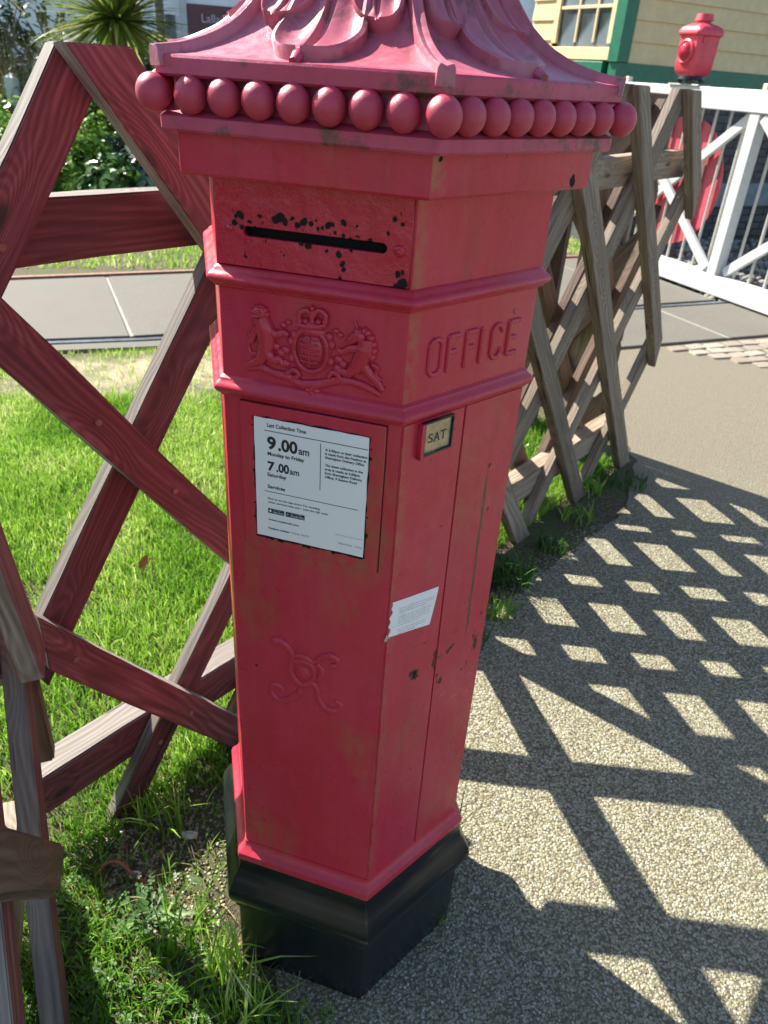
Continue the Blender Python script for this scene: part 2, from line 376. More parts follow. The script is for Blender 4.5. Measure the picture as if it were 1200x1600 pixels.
for a, b in zip(xs[:-1], xs[1:]):
    slab(a+.012, b-.012, lambda x: railA(x)+.09, lambda x: railB(x)-.09, track, .30)
    jt = strip('joint', 0, 1, lambda x: 0, .02, 0, .018, M['joint'], track, 1)
    p1 = Vector((b, railA(b)+.1, 0)); p2 = Vector((b-.3, railB(b-.3)-.1, 0)); dd = p2-p1
    jt.matrix_world = Matrix.Translation(p1) @ Matrix.Rotation(math.atan2(dd.y, dd.x), 4, 'Z') @ Matrix.Diagonal((dd.length, 1, 1, 1))
for a, b in zip([1.4, 2.6, 3.80], [2.6, 3.80, 6.2]):
    slab(a+.014, b-.014, lambda x: 3.27+.17*x, lambda x: railA(x)-.035, track, .17)
for b in (2.6, 3.80):
    jt = strip('joint', 0, 1, lambda x: 0, .026, 0, .021, M['joint'], track, 1)
    p1 = Vector((b, 3.28+.17*b, 0)); p2 = Vector((b-.17, railA(b-.17)-.04, 0)); dd = p2-p1
    jt.matrix_world = Matrix.Translation(p1) @ Matrix.Rotation(math.atan2(dd.y, dd.x), 4, 'Z') @ Matrix.Diagonal((dd.length, 1, 1, 1))
# low-poly stones
def ico():
    bm = bmesh.new(); bmesh.ops.create_icosphere(bm, subdivisions=1, radius=1.0)
    V = np.array([v.co[:] for v in bm.verts]); F = np.array([[v.index for v in f.verts] for f in bm.faces]); bm.free(); return V, F
IV, IF = ico()
def stones(name, pts, size, zs, flat, mat, jitter=.25, squash=(.6, 1.0), sink=.3):
    n = len(pts); rg = NR
    sc = size*rg.uniform(.6, 1.35, (n, 1, 1)); an = rg.uniform(0, 6.28, n)
    V = IV[None].repeat(n, 0)*(1+rg.uniform(-jitter, jitter, (n, len(IV), 1)))
    V = V*np.stack([np.ones(n), rg.uniform(*squash, n), flat*rg.uniform(.7, 1.2, n)], 1)[:, None, :]*sc
    ca, sa = np.cos(an)[:, None], np.sin(an)[:, None]
    X = V[..., 0]*ca-V[..., 1]*sa; Y = V[..., 0]*sa+V[..., 1]*ca
    Z = V[..., 2]+zs[:, None]+sc[:, :, 0]*flat*(1-2*sink)
    W = np.stack([X+pts[:, :1], Y+pts[:, 1:2], Z], 2).reshape(-1, 3)
    F = (IF[None]+np.arange(n)[:, None, None]*len(IV)).reshape(-1, 3)
    me = npmesh(name, W, F, 3); setattr_pt(me, 'rnd', rg.uniform(0, 1, n).repeat(len(IV)))
    return link(name, me, mat, None, 180 if flat < .7 else None)
def attr_mat(name, stops, rough=.7, rv=0.0, nscale=200, **kw):
    t = NT(name); a = t.n('ShaderNodeAttribute', attribute_name='rnd'); c = t.ramp(a.outputs['Fac'], stops)
    n = t.noise(t.obj(), nscale, 3); c = t.mix(t.mapr(n, .35, .65, 0, .3), c, (.25, .22, .17)) if rv else c
    return t.fin(c, rough, None, **kw)
M['ballast'] = attr_mat('ballast_stone', [(0, (0.078, 0.078, 0.070)), (.4, (0.195, 0.187, 0.164)), (.8, (0.328, 0.312, 0.273)), (1, (0.429, 0.413, 0.374))], .85)
pts = []
while len(pts) < 2600:
    x = NR.uniform(4.25, 8.2); y = NR.uniform(3.9, 8.0)
    if y < 3.35+.17*x+.9*(x < 5.9) and x < 4.75: continue
    xb = 4.50+(y-4.2)*-.08
    if x < xb: continue
    if abs(y-railB(x)) < .06: continue
    pts.append((x, y))
pts = np.array(pts)
tag(stones('ballast', pts, .045, np.full(len(pts), -.005), .75, M['ballast'], .3), 'grey ballast stones beside the crossing panels under the gate', None, kind='stuff')
# cobbled setts
M['sett'] = None
t = NT('sett_stone'); v = t.offs(t.obj(), 9); n = t.noise(v, 40, 5, .6); r = t.rand()
c = t.mix(r, (0.238, 0.195, 0.149), (0.343, 0.304, 0.249)); c = t.mix(t.mapr(n, .35, .7, 0, .4), c, (0.185, 0.162, 0.129)); M['sett'] = t.fin(c, .8, t.bump(n, .5, .004))
cob = empty('cobbled_strip', (4.0, 3.2, 0), kind='structure'); cob['label'] = 'sandy stone setts bedded in the tarmac before the crossing'
bpy.context.view_layer.update()
def sett_mesh(i):
    rr = random.Random(i); bm = bmesh.new(); bmesh.ops.create_cube(bm, size=1)
    for v in bm.verts: v.co = Vector((v.co.x*(1+rr.uniform(-.1, .1))*(.9 if v.co.z > 0 else 1), v.co.y*(1+rr.uniform(-.12, .12))*(.88 if v.co.z > 0 else 1), v.co.z))
    bmesh.ops.bevel(bm, geom=list(bm.edges), offset=.10, segments=1, affect='EDGES'); 
    me = bm_mesh(bm, 'sett'); me.materials.append(M['sett']); return me
SM = [sett_mesh(i) for i in range(5)]
for row in range(9):
    for k in range(20):
        x = 3.05+k*.175+(row % 2)*.085+row*.03+rnd.uniform(-.012, .012); y = 3.23+.17*x-.06-row*.112+rnd.uniform(-.006, .006)
        if x < 3.15+row*.11+rnd.uniform(-.06, .06): continue
        if x > 5.6: continue
        o = bpy.data.objects.new('sett', SM[rnd.randrange(5)]); COL.objects.link(o); o.parent = cob
        o.matrix_parent_inverse = cob.matrix_world.inverted()
        o.location = (x, y, .004+rnd.uniform(-.003, .004)); o.scale = (.168*rnd.uniform(.88, 1.02), .108*rnd.uniform(.9, 1.02), .022); o.rotation_euler = (rnd.uniform(-.03, .03), rnd.uniform(-.03, .03), .17+rnd.uniform(-.08, .08))

# ------------------------------------------------------------------ post box
BASE_R = dict()
def hexpt(k, r): a = R(-150+60*k); return Vector((r*math.cos(a), r*math.sin(a)))   # corner 0 left, 1 front, 2 right ...
def hexring(r, z, bev=.0035):
    out = []
    for k in range(6):
        c = hexpt(k, r); p = hexpt(k-1, r); n = hexpt(k+1, r)
        a = c+(p-c).normalized()*bev; b = c+(n-c).normalized()*bev
        m = c*.5+(a+b)*.25
        for q in (a, m, b): out.append(Vector((q.x, q.y, z)))
    return out
def hexloft(name, prof, mat, parent, bev=.0035, smooth=28, caps=True):
    vs = []; fs = []; n = 18
    for r, z in prof: vs += hexring(r, z, bev)
    for i in range(len(prof)-1):
        for k in range(n): fs.append((i*n+k, i*n+(k+1) % n, (i+1)*n+(k+1) % n, (i+1)*n+k))
    if caps: fs.append(tuple(range(n))[::-1]); fs.append(tuple((len(prof)-1)*n+k for k in range(n)))
    return link(name, mesh(name, vs, fs), mat, parent, smooth)
def arcprof(r0, z0, r1, z1, bul, n=8):   # bulging profile between two points
    out = []
    for i in range(n+1):
        t_ = i/n; out.append((r0+(r1-r0)*t_+bul*math.sin(math.pi*t_), z0+(z1-z0)*t_))
    return out
class Face:
    def __init__(s, k, r): 
        a = hexpt(k, r); b = hexpt(k+1, r); s.o = Vector((a.x, a.y, 0)); s.d = Vector(((b-a).normalized().x, (b-a).normalized().y, 0)); s.n = s.d.cross(Vector((0, 0, 1)))
    def P(s, x, z, h=0.0): return s.o+s.d*x+Vector((0, 0, z))+s.n*h
FF = lambda r=.243: Face(0, r)
FR = lambda r=.243: Face(1, r)
pb = empty('post_box', (0, 0, 0), 'faded red hexagonal pillar box on a black plinth with a beaded canopy', 'post box')
fp = FF(.2425)
chips = [(.029, 1.513, .003), (.036, 1.522, .0040), (.047, 1.515, .002), (.060, 1.523, .0022), (.079, 1.522, .004), (.085, 1.524, .0046), (.091, 1.520, .0035), (.106, 1.518, .0035),
         (.113, 1.522, .004), (.122, 1.521, .0025), (.131, 1.516, .002), (.136, 1.518, .002), (.142, 1.522, .003), (.147, 1.522, .002), (.160, 1.527, .0034), (.150, 1.515, .0018), (.160, 1.513, .0025),
         (.168, 1.510, .002), (.178, 1.514, .0015), (.191, 1.511, .003), (.216, 1.537, .0022), (.226, 1.532, .0022), (.211, 1.521, .0018), (.038, 1.509, .0025),
         (.066, 1.497, .0015), (.110, 1.500, .003), (.140, 1.495, .0018), (.155, 1.493, .003), (.160, 1.483, .0028), (.161, 1.477, .0025), (.158, 1.467, .0025), (.153, 1.464, .0018),
         (.227, 1.463, .0072), (.231, 1.470, .0055), (.219, 1.460, .006), (.224, 1.480, .003), (.230, 1.482, .0025), (.118, 1.498, .0035), (.170, 1.499, .002), (.175, 1.524, .0015),
         (.099, 1.524, .0018), (.127, 1.526, .0014), (.030, 1.520, .0022), (.064, 1.516, .0014), (.224, 1.542, .001)]
def spots_on(F, L): 
    out = []
    for q in L:
        x, z, r = q[:3]; st = q[3] if len(q) > 3 else 1.0
        p = F.P(x, z, 0); out.append((p.x, p.y, p.z, r*1.12, st))
    return out
RED = red_paint('red_paint', ochre=.45, grime=.05)
RED_CAP = red_paint('red_paint_cap', base=(.46, .045, .098), mottled=.45, grime=1.0, rough=.42, lump=.35)
RED_ROOF = red_paint('red_paint_bleached', base=(.43, .098, .145), mottled=.5, grime=.7, rough=.36, lump=.45)
RED_BEAD = red_paint('red_paint_bead', base=(.50, .042, .085), mottled=.3, grime=.5, rough=.34, lump=.25)
RED_PLATE = red_paint('red_paint_plate', spots_on(fp, chips), base=(.49, .020, .042), lump=1.3, rough=.24, fleck=1.6)
RED_R = red_paint('red_paint_side', corner=.6, ochre=.6, fleck=.0, lump=.45, base=(.515, .022, .050))
fr = FR(.2475)
door_sp = spots_on(fr, [(.0726, .853, .0085), (.068, .857, .006), (.078, .848, .005), (.1185, .87, .0035, 3.0), (.116, .855, .003, 3.0), (.120, .845, .003, 3), (.09, .62, .002), (.16, .78, .002), (.20, .55, .002), (.10, 1.27, .003), (.1, 1.24, .002)])
slit_sp = [(.1868+.0011*i, 1.160-.047*i, .0030+.0009*math.sin(i*1.7), 11.0) for i in range(7)]
door2_sp = spots_on(fr, [(.190, 1.19, .0035), (.187, 1.205, .003), (.157, .862, .0048, .7), (.163, .866, .0036, .8), (.150, .858, .004), (.128, .86, .003), (.130, .81, .0028, 3.5), (.205, .80, .003, 3.5), (.215, .86, .0028, 3), (.195, .79, .003), (.222, .84, .005, 3), (.226, .90, .003, 2), (.223, .95, .002), (.168, .905, .002), (.14, .80, .004, 2)])
RED_DOOR = red_paint('red_paint_door', door_sp, wob=.013, corner=.4, ochre=.5, fleck=1.0, chipcol=(.095, .045, .028), base=(.515, .022, .050))
_d, _o = fr.d, fr.o
RED_DOOR2 = red_paint('red_paint_door_right', door2_sp, wob=.010, streak=(_d.x, _d.y, -(_o.x*_d.x+_o.y*_d.y)-.1931-.0190*.871, .0190, .868, 1.20, .0034), ochre=.6, fleck=1.0, chipcol=(.115, .05, .034), base=(.515, .022, .050))
F_SP = spots_on(FF(.2425), [(.0342, .843, .0022), (.16, 1.06, .0013), (.18, 1.045, .001)])
RED_F = red_paint('red_paint_front', F_SP, ochre=.75, lump=.35, base=(.515, .022, .050))
FRZ_SP = spots_on(FR(.2795), [(.2437, 1.573, .0045, 1.5), (.012, 1.60, .003)]) 
RED_FRZ = red_paint('red_paint_frieze', FRZ_SP, corner=.75, ochre=.5, base=(.50, .019, .046), lump=.35)
# plinth
hexloft('plinth', [(.268, -.03), (.268, .196), (.2745, .203), (.2745, .213)]+arcprof(.276, .215, .279, .285, .0135, 10)+[(.275, .293), (.266, .306), (.2615, .325), (.2605, .345)], M['black'], pb, .004)
# red foot flange
hexloft('foot_flange', [(.2590, .340), (.2625, .3445)]+[(.2635, .353), (.2615, .360), (.2555, .3655), (.2500, .370), (.2455, .3785), (.2452, .384)], RED_F, pb)
hexloft('shaft', [(.2440, .372), (.2400, 1.300)], RED_F, pb)
hexloft('moulding', [(.2400, 1.2985), (.2445, 1.3005)]+arcprof(.2455, 1.3025, .2455, 1.3205, .0085, 8)+[(.2440, 1.3235), (.2395, 1.3265)], RED, pb)
hexloft('crest_band', [(.2392, 1.322), (.2392, 1.4405)], RED_R, pb)
hexloft('moulding', [(.2395, 1.4375), (.2450, 1.4400)]+arcprof(.2465, 1.4425, .2465, 1.4585, .0085, 8)+[(.2450, 1.4610), (.2400, 1.4640)], RED, pb)
# head: the front-left wall is set back behind the aperture plate
def head():
    vs = []; k0 = .022
    pts = [hexpt(k, .2395) for k in range(6)]
    n0 = (hexpt(0, 1)+hexpt(1, 1)).normalized()
    a = pts[0]; b = pts[1]
    poly = [a+(b-a)*.012, a+(b-a)*.012-n0*.016, b+(a-b)*.012-n0*.016, b+(a-b)*.012]+pts[1:]+[pts[0]]
    n = len(poly)
    for z in (1.46, 1.5625): vs += [Vector((p.x, p.y, z)) for p in poly]
    fs = [(i, (i+1) % n, n+(i+1) % n, n+i) for i in range(n)]+[tuple(range(n))[::-1], tuple(range(n, 2*n))]
    bm = bmesh.new(); tm = mesh('head', vs, fs); bm.from_mesh(tm)
    return link('head', bm_mesh(bm, 'head'), [RED_R, M['dark']], pb)
hd = head()
for f in hd.data.polygons:
    c_ = f.center; n0 = (hexpt(0, 1)+hexpt(1, 1)).normalized()
    if abs(f.normal.x*n0.x+f.normal.y*n0.y) > .95 and (c_.x*n0.x+c_.y*n0.y) < .20 and (c_.x*n0.x+c_.y*n0.y) > .15: f.material_index = 1
def curve_plate(name, F, outers, holes, h0, thick, mat, parent, bev=.0004):
    cu = bpy.data.curves.new(name, 'CURVE'); cu.dimensions = '2D'; cu.fill_mode = 'BOTH'; cu.extrude = thick/2-bev; cu.bevel_depth = bev; cu.offset = -bev
    for loop in outers+holes:
        sp = cu.splines.new('POLY'); sp.points.add(len(loop)-1); sp.use_cyclic_u = True
        for p, (x, z) in zip(sp.points, loop): p.co = (x, z, 0, 1)
    tmp = bpy.data.objects.new('tmp', cu); COL.objects.link(tmp); bpy.context.view_layer.update()
    me = bpy.data.meshes.new_from_object(tmp.evaluated_get(bpy.context.evaluated_depsgraph_get())); bpy.data.objects.remove(tmp)
    for v in me.vertices: x, z, y = v.co; v.co = F.P(x, z, h0+thick/2+y)
    me.materials.clear()
    o = link(name, me, mat, parent); return o
def rect(x0, z0, x1, z1, jit=0, n=1, seed=1):
    rr = random.Random(seed); out = []
    cs = [(x0, z0), (x1, z0), (x1, z1), (x0, z1)]
    for i in range(4):
        a, b = cs[i], cs[(i+1) % 4]
        for k in range(n):
            t_ = k/n; out.append((a[0]+(b[0]-a[0])*t_+rr.uniform(-jit, jit), a[1]+(b[1]-a[1])*t_+rr.uniform(-jit, jit)))
    return out
def stadium(x0, x1, zc, r, dz=0):
    out = []
    for k in range(9): a = R(90+180*k/8); out.append((x0+r+r*math.cos(a), zc+r*math.sin(a)))
    for k in range(9): a = R(-90+180*k/8); out.append((x1-r+r*math.cos(a), zc+dz+r*math.sin(a)))
    return out
curve_plate('aperture_plate', FF(.2395), [rect(.0035, 1.4655, .2365, 1.5585)], [stadium(.0365, .2090, 1.5050, .0055)], -.0045, .0075, RED_PLATE, pb, .0009)
def dome(name, F, x, z, r, h, mat, parent, base=0.0, n=12):
    vs = []; fs = []; rings = [(r, 0), (r*.92, h*.45), (r*.6, h*.85), (0.0001, h)]
    for (rr_, hh) in rings: vs += [F.P(x+rr_*math.cos(2*math.pi*k/n), z+rr_*math.sin(2*math.pi*k/n), base+hh) for k in range(n)]
    for i in range(3):
        for k in range(n): fs.append((i*n+k, i*n+(k+1) % n, (i+1)*n+(k+1) % n, (i+1)*n+k))
    return link(name, mesh(name, vs, fs), mat, parent, 60)
dome('screw', FF(.2395), .0204, 1.5065, .0042, .0028, RED_PLATE, pb, .003)
dome('screw', FF(.2395), .2230, 1.5045, .0068, .0035, RED_PLATE, pb, .003)
dome('screw', FF(.2395), .2230, 1.5045, .0030, .0026, RED_PLATE, pb, .0060)
# frieze, lower flange and canopy
hexloft('frieze', [(.2412, 1.5605), (.2755, 1.5620), (.2785, 1.5650), (.2790, 1.6040)], RED_FRZ, pb, .002)
hexloft('canopy_flange', [(.2760, 1.6045), (.2950, 1.6045), (.2970, 1.6070), (.2970, 1.6185), (.2920, 1.6215), (.2800, 1.6245), (.2780, 1.655)], RED_CAP, pb)
# beads
bm = bmesh.new(); bmesh.ops.create_uvsphere(bm, u_segments=20, v_segments=14, radius=1)
for v in bm.verts: v.co.z *= 1.05
beadme = bm_mesh(bm, 'bead'); beadme.materials.append(RED_BEAD); beadme.shade_smooth()
for k in range(6):
    a = hexpt(k, .3010); b = hexpt(k+1, .3010)
    for i in range(8):
        q = a.lerp(b, i/8); o = bpy.data.objects.new('bead', beadme); COL.objects.link(o); o.parent = pb
        s_ = .0174 if i == 0 else .0168+rnd.uniform(-.0003, .0003)
        q = q*(1.005 if i == 0 else 1-.012+.0)
        o.location = (q.x, q.y, 1.6385); o.scale = (s_, s_, s_); o.rotation_euler = (rnd.uniform(-.3, .3), rnd.uniform(-.3, .3), rnd.uniform(0, 6))
# canopy roof: concave, hexagonal
PROF = [(.2985, 1.6720), (.285, 1.6735), (.27, 1.6755), (.255, 1.6790), (.24, 1.6835), (.225, 1.6890), (.21, 1.6960), (.195, 1.7055), (.18, 1.7180), (.165, 1.7345), (.15, 1.7550), (.135, 1.7790), (.12, 1.8060), (.105, 1.8340), (.09, 1.8640), (.075, 1.8960), (.062, 1.930), (.055, 1.955)]
hexloft('canopy_eave', [(.279, 1.6535), (.2945, 1.6535), (.2985, 1.6560), (.2990, 1.6700), (.2975, 1.6725), (.285, 1.6738)], RED_CAP, pb, .003)
hexloft('canopy_roof', PROF[1:], RED_ROOF, pb, .002, 40)
def profz(r):
    for (r0, z0), (r1, z1) in zip(PROF[:-1], PROF[1:]):
        if r <= r0 and r >= r1: return z0+(z1-z0)*(r0-r)/(r0-r1)
    return PROF[-1][1] if r < .055 else PROF[0][1]
def profn(r):
    dz = profz(max(r-.004, .056))-profz(min(r+.004, .298)); dr = -(.008); 
    v = Vector((-dz, dr)); # tangent (dr,dz) -> outward normal
    t_ = Vector((-.008, dz)).normalized(); return Vector((t_.y, -t_.x)) if t_.y > 0 and t_.y > abs(t_.x)*0 else Vector((t_.y, -t_.x))
def roofpt(k, u, r, h):       # face k, u in -1..1 across, r corner radius, h height above roof
    a = hexpt(k, 1); b = hexpt(k+1, 1); q = a.lerp(b, (u+1)/2)
    nd = profn(r); fn = ((a+b)*.5).normalized(); ap = q*r
    return Vector((ap.x, ap.y, profz(r)))+Vector((fn.x*nd.x, fn.y*nd.x, nd.y))*h
# ribs on the corners
for k in range(6):
    c = hexpt(k, 1).normalized(); tan = Vector((-c.y, c.x)); vs = []; fs = []
    rs = [.2985, .295, .288, .27, .255, .24, .225, .21, .195, .18, .165, .15, .135, .12, .105, .09, .075, .062]
    cs = [(-.0090, -.010), (-.0082, .003), (-.0062, .0068), (-.003, .0060), (0, .0048), (.003, .0060), (.0062, .0068), (.0082, .003), (.0090, -.010)]
    for i, r_ in enumerate(rs):
        nd = profn(r_); wsc = 1.0 if i > 2 else 1.05
        for (x, h) in cs:
            w_ = x*wsc*(1-.25*i/len(rs)); hh = h+.0015 if h > 0 else h
            base = c*(r_+nd.x*hh)
            vs.append(Vector((base.x+tan.x*w_, base.y+tan.y*w_, profz(min(r_, .2985))+nd.y*hh)))
    m = len(cs)
    for i in range(len(rs)-1):
        for j in range(m-1): fs.append((i*m+j, i*m+j+1, (i+1)*m+j+1, (i+1)*m+j))
    fs.append(tuple(range(m)))
    bm = bmesh.new(); tm = mesh('rib', vs, fs); bm.from_mesh(tm)
    link('rib', bm_mesh(bm, 'rib'), RED_ROOF, pb, 40)
# acanthus leaves
def leaf(k, uc, r0, r1, wfun, hb, lift, mat, lean=0.0, na=22, nb=26):
    vs = []; fs = []
    aa = [-1.0]+[-1+2*i/(na-1) for i in range(na)]+[1.0]
    for j in range(nb+1):
        b = j/nb; r_ = r0+(r1-r0)*b; half = wfun(b); side = r_/2
        for i, a in enumerate(aa):
            skirt = i == 0 or i == len(aa)-1
            u = uc*(1+lean*b)+a*half*(1.0 if not skirt else .97)/side
            rim = math.exp(-((abs(a)-.90)/.10)**2); gr = math.exp(-(a/.085)**2); body = 1-.35*a*a
            h = hb*(.75+.25*body)+lift*math.exp(-b*7)*(1-.3*a*a)+.0040*rim-.0105*gr*min(1, b*4)*min(1, hb/.008)
            h += .0022*math.cos(abs(a)*6)*min(1, max(0, b-.08)*6)
            if skirt: h = -.003
            vs.append(roofpt(k, u, r_, h))
    m = len(aa)
    for j in range(nb):
        for i in range(m-1): fs.append((j*m+i, j*m+i+1, (j+1)*m+i+1, (j+1)*m+i))
    # close the tip downwards
    b0 = len(vs)
    for i, a in enumerate(aa): vs.append(roofpt(k, uc+a*wfun(0)*.9/(r0/2), r0, -.003))
    for i in range(m-1): fs.append((b0+i, b0+i+1, i+1, i))
    bm = bmesh.new(); tm = mesh('leaf', vs, fs); bm.from_mesh(tm)
    return link('leaf', bm_mesh(bm, 'leaf'), mat, pb, 50)
def wbig(b):
    q = min(1, b/.36+.004); return .0480*(1-(1-q)**2)**.60*(1-.40*max(0, b-.36)/.64)
def wsm(b):
    q = min(1, b/.30+.006); return .0290*(1-(1-q)**2)**.55*(1-.45*max(0, b-.30)/.70)
for k in range(6):
    leaf(k, 0, .284, .085, wbig, .0075, .0035, RED_ROOF)
    leaf(k, -.56, .200, .080, wsm, .0075, .007, RED_ROOF)
    leaf(k, .56, .200, .080, wsm, .0075, .007, RED_ROOF)
    o = roofpt(k, 0, .285, .0); e = roofpt(k, 0, .296, -.001)
    vsf = tube_vf([roofpt(k, 0, .272, .006), roofpt(k, 0, .286, .004), roofpt(k, 0, .2965, .0005)], [.0060, .0062, .0050], 8)
    link('leaf_tip', mesh('leaf_tip', *vsf), RED_CAP, pb, 60)
hexloft('finial_neck', [(.058, 1.945), (.066, 1.955), (.066, 1.965), (.045, 1.975), (.040, 1.99)], RED_CAP, pb)
bm = bmesh.new(); bmesh.ops.create_uvsphere(bm, u_segments=24, v_segments=16, radius=1)
for v in bm.verts:
    an = math.atan2(v.co.y, v.co.x); rr_ = 1+.06*math.cos(8*an); v.co = Vector((v.co.x*.06*rr_, v.co.y*.06*rr_, 2.05+v.co.z*.075+(.02 if v.co.z > .95 else 0)))
link('finial', bm_mesh(bm, 'finial'), RED_CAP, pb, 60)

# ---- front-left face details
f = FF(.2425)
def slope_r(z): return .2400+(1.300-z)/(1.300-.372)*.004
def FAt(k, z): return Face(k, slope_r(z))
fz = Face(0, slope_r(1.19)+.0002)
curve_plate('notice_frame', fz, [rect(.0255, 1.077, .2235, 1.2965)], [], -.0005, .0052, RED_F, pb, .0012)
curve_plate('notice_backing', fz, [rect(.0440, 1.0960, .2040, 1.2805, .0013, 16, 4)], [], .0046, .0010, M['dark'], pb, .0002)
plate = curve_plate('notice_plate', fz, [rect(.0458, 1.0995, .2030, 1.2795, .0004, 12, 9)], [], .0056, .0012, M['enamel'], pb, .0002)
rr0 = random.Random(5)
rust = []
for i in range(26):
    x = rr0.choice([rr0.uniform(.045, .205)]*3+[.0445, .2045]); z = 1.0975+rr0.uniform(-.003, .001) if x not in (.0445, .2045) else rr0.uniform(1.1, 1.27)
    n = 7; r_ = rr0.uniform(.0012, .0032)
    rust.append([(x+r_*rr0.uniform(.6, 1.4)*1.5*math.cos(2*math.pi*k/n), z+r_*rr0.uniform(.5, 1.1)*math.sin(2*math.pi*k/n)) for k in range(n)])
for q in rust: 
    pass
def flat_polys(name, F, polys, h, mat, parent):
    vs = []; fs = []
    for q in polys: b = len(vs); vs += [F.P(x, z, h) for x, z in q]; fs.append(tuple(range(b, b+len(q))))
    return link(name, mesh(name, vs, fs), mat, parent)
flat_polys('chipped_edge', fz, rust, .00525, M['dark'], pb)
HT = .0071
def text(F, s, x0, x1, z, hcap, h, mat, parent, name='lettering', ext=0.0, offset=0.0, shear=0):
    cu = bpy.data.curves.new(name, 'FONT'); cu.body = s; cu.size = 1; cu.extrude = ext; cu.offset = offset; cu.resolution_u = 4
    tmp = bpy.data.objects.new('tmp', cu); COL.objects.link(tmp); bpy.context.view_layer.update()
    me = bpy.data.meshes.new_from_object(tmp.evaluated_get(bpy.context.evaluated_depsgraph_get())); bpy.data.objects.remove(tmp)
    xs_ = [v.co.x for v in me.vertices]; a, b = min(xs_), max(xs_); sz = hcap/.70
    for v in me.vertices: v.co = F.P(x0+(v.co.x-a)/(b-a)*(x1-x0), z+v.co.y*sz+shear*(v.co.x-a), h+v.co.z)
    me.materials.clear(); return link(name, me, mat, parent)
K = M['ink']
TX = [('Last Collection Time', .0644, .1186, 1.2685, .0052, .008), ('9', .0640, .0765, 1.2375, .0172, .03), ('.00', .0795, .1068, 1.2375, .0165, .03), ('am', .1083, .1231, 1.2375, .0105, .015),
      ('Monday to Friday', .0644, .1164, 1.2275, .0052, .01), ('7', .0640, .0745, 1.2055, .0128, .03), ('.00', .0765, .0948, 1.2055, .0125, .03), ('am', .0958, .1092, 1.2055, .0090, .015),
      ('Saturday', .0633, .0909, 1.1962, .0052, .01), ('Services', .0633, .0888, 1.1780, .0052, .01),
      ('Find us on the app store. For locating', .0633, .1392, 1.1605, .0026, .008), ('other services near you - scan the QR code', .0633, .1509, 1.1548, .0026, .008),
      ('www.royalmail.com', .0633, .1092, 1.1268, .0030, .008), ('Postbox number', .0633, .0953, 1.1125, .0028, .02),
      ('A 6.00pm or later collection', .1451, .2020, 1.2500, .0034, .012), ('is made from the Postbox at', .1451, .2006, 1.2445, .0034, .012), ('Sheringham Delivery Office', .1451, .1980, 1.2390, .0034, .012),
      ('The latest collection in the', .1451, .1970, 1.2280, .0034, .012), ('area is made at 6.00pm', .1451, .1930, 1.2222, .0034, .012), ('from Sheringham Delivery', .1451, .1965, 1.2165, .0034, .012), ('Office, 9 Station Road', .1451, .1895, 1.2107, .0034, .012)]
for s_, x0, x1, z_, hc, of in TX: text(fz, s_, x0, x1, z_, hc, HT, K, plate, offset=of+(.016 if hc < .006 else .004))
text(fz, 'NR26 267D', .0975, .1240, 1.1125, .0028, HT, M['ink_grey'], plate)
text(fz, 'Please do not remove this label', .1625, .2010, 1.1270, .0016, HT, M['ink_grey'], plate)
text(fz, 'PB04/2020  1/PAS', .1670, .2010, 1.1130, .0026, HT, M['ink_grey'], plate)
for i, (a, b, c_, d_) in enumerate([(.060, 1.2622, .2020, 1.2632), (.1384, 1.191, .1393, 1.259), (.0586, 1.1720, .1926, 1.1729)]):
    flat_polys('ruled_line', fz, [rect(a, b, c_, d_)], HT, K, plate)
for (a, c_, tx) in ((.0633, .0873, 'App Store'), (.0895, .1173, 'Google Play')):
    flat_polys('badge', fz, [rect(a, 1.1385, c_, 1.1462)], HT, K, plate)
    text(fz, tx, a+.0075, c_-.001, 1.1402, .0030, HT+.0003, M['enamel'], plate)
    text(fz, 'Download on the' if 'App' in tx else 'GET IT ON', a+.0075, c_-.005, 1.1444, .0011, HT+.0003, M['enamel'], plate)
flat_polys('badge_mark', fz, [[(.0668+.0018*math.cos(k*.9), 1.1423+.0021*math.sin(k*.9)) for k in range(7)], [(.0668, 1.1447), (.0680, 1.1457), (.0676, 1.1446)]], HT+.0003, M['enamel'], plate)
M['badge_blue'] = plain('badge_tint', (.1, .35, .42), .5)
flat_polys('badge_mark', fz, [[(.0912, 1.1400), (.0950, 1.1424), (.0912, 1.1448)]], HT+.0003, M['badge_blue'], plate)
# crest relief on the upper band
fc = Face(0, .2392)
def blob(F, x, z, rx, rz_, h, rot=0.0, n=12, m=4):
    vs = []; fs = []
    for j in range(m+1):
        ph = j/m*math.pi/2; rr_ = math.cos(ph); hh = h*math.sin(ph)
        for k in range(n):
            a = 2*math.pi*k/n; X = rx*rr_*math.cos(a); Z = rz_*rr_*math.sin(a); c_, s_ = math.cos(rot), math.sin(rot)
            vs.append(F.P(x+X*c_-Z*s_, z+X*s_+Z*c_, hh-.0008 if j else -.001))
    for j in range(m):
        for k in range(n): fs.append((j*n+k, j*n+(k+1) % n, (j+1)*n+(k+1) % n, (j+1)*n+k))
    return vs, fs
def ftube(F, pts, r, h=0.0, n=8, flat=.8):
    P_ = catmull([(x, z, 0) for x, z in pts], 5)
    rr_ = r if not isinstance(r, (list, tuple)) else [np.interp(i/(len(P_)-1), np.linspace(0, 1, len(r)), r) for i in range(len(P_))]
    return tube_vf([F.P(q.x, q.y, h) for q in P_], list(rr_) if not isinstance(rr_, float) else rr_, n, flat, up=F.n)
def C(u, v_):   # zoomed-photo pixel of the crest crop to face coordinates
    # affine fit of the face plane: columns measured from the photograph
    return (.0315+(u-163)*(.1859/(622-163)), 1.431-(v_-(465+(u-395)*.105))*(.103/(735-465))*(1.0))
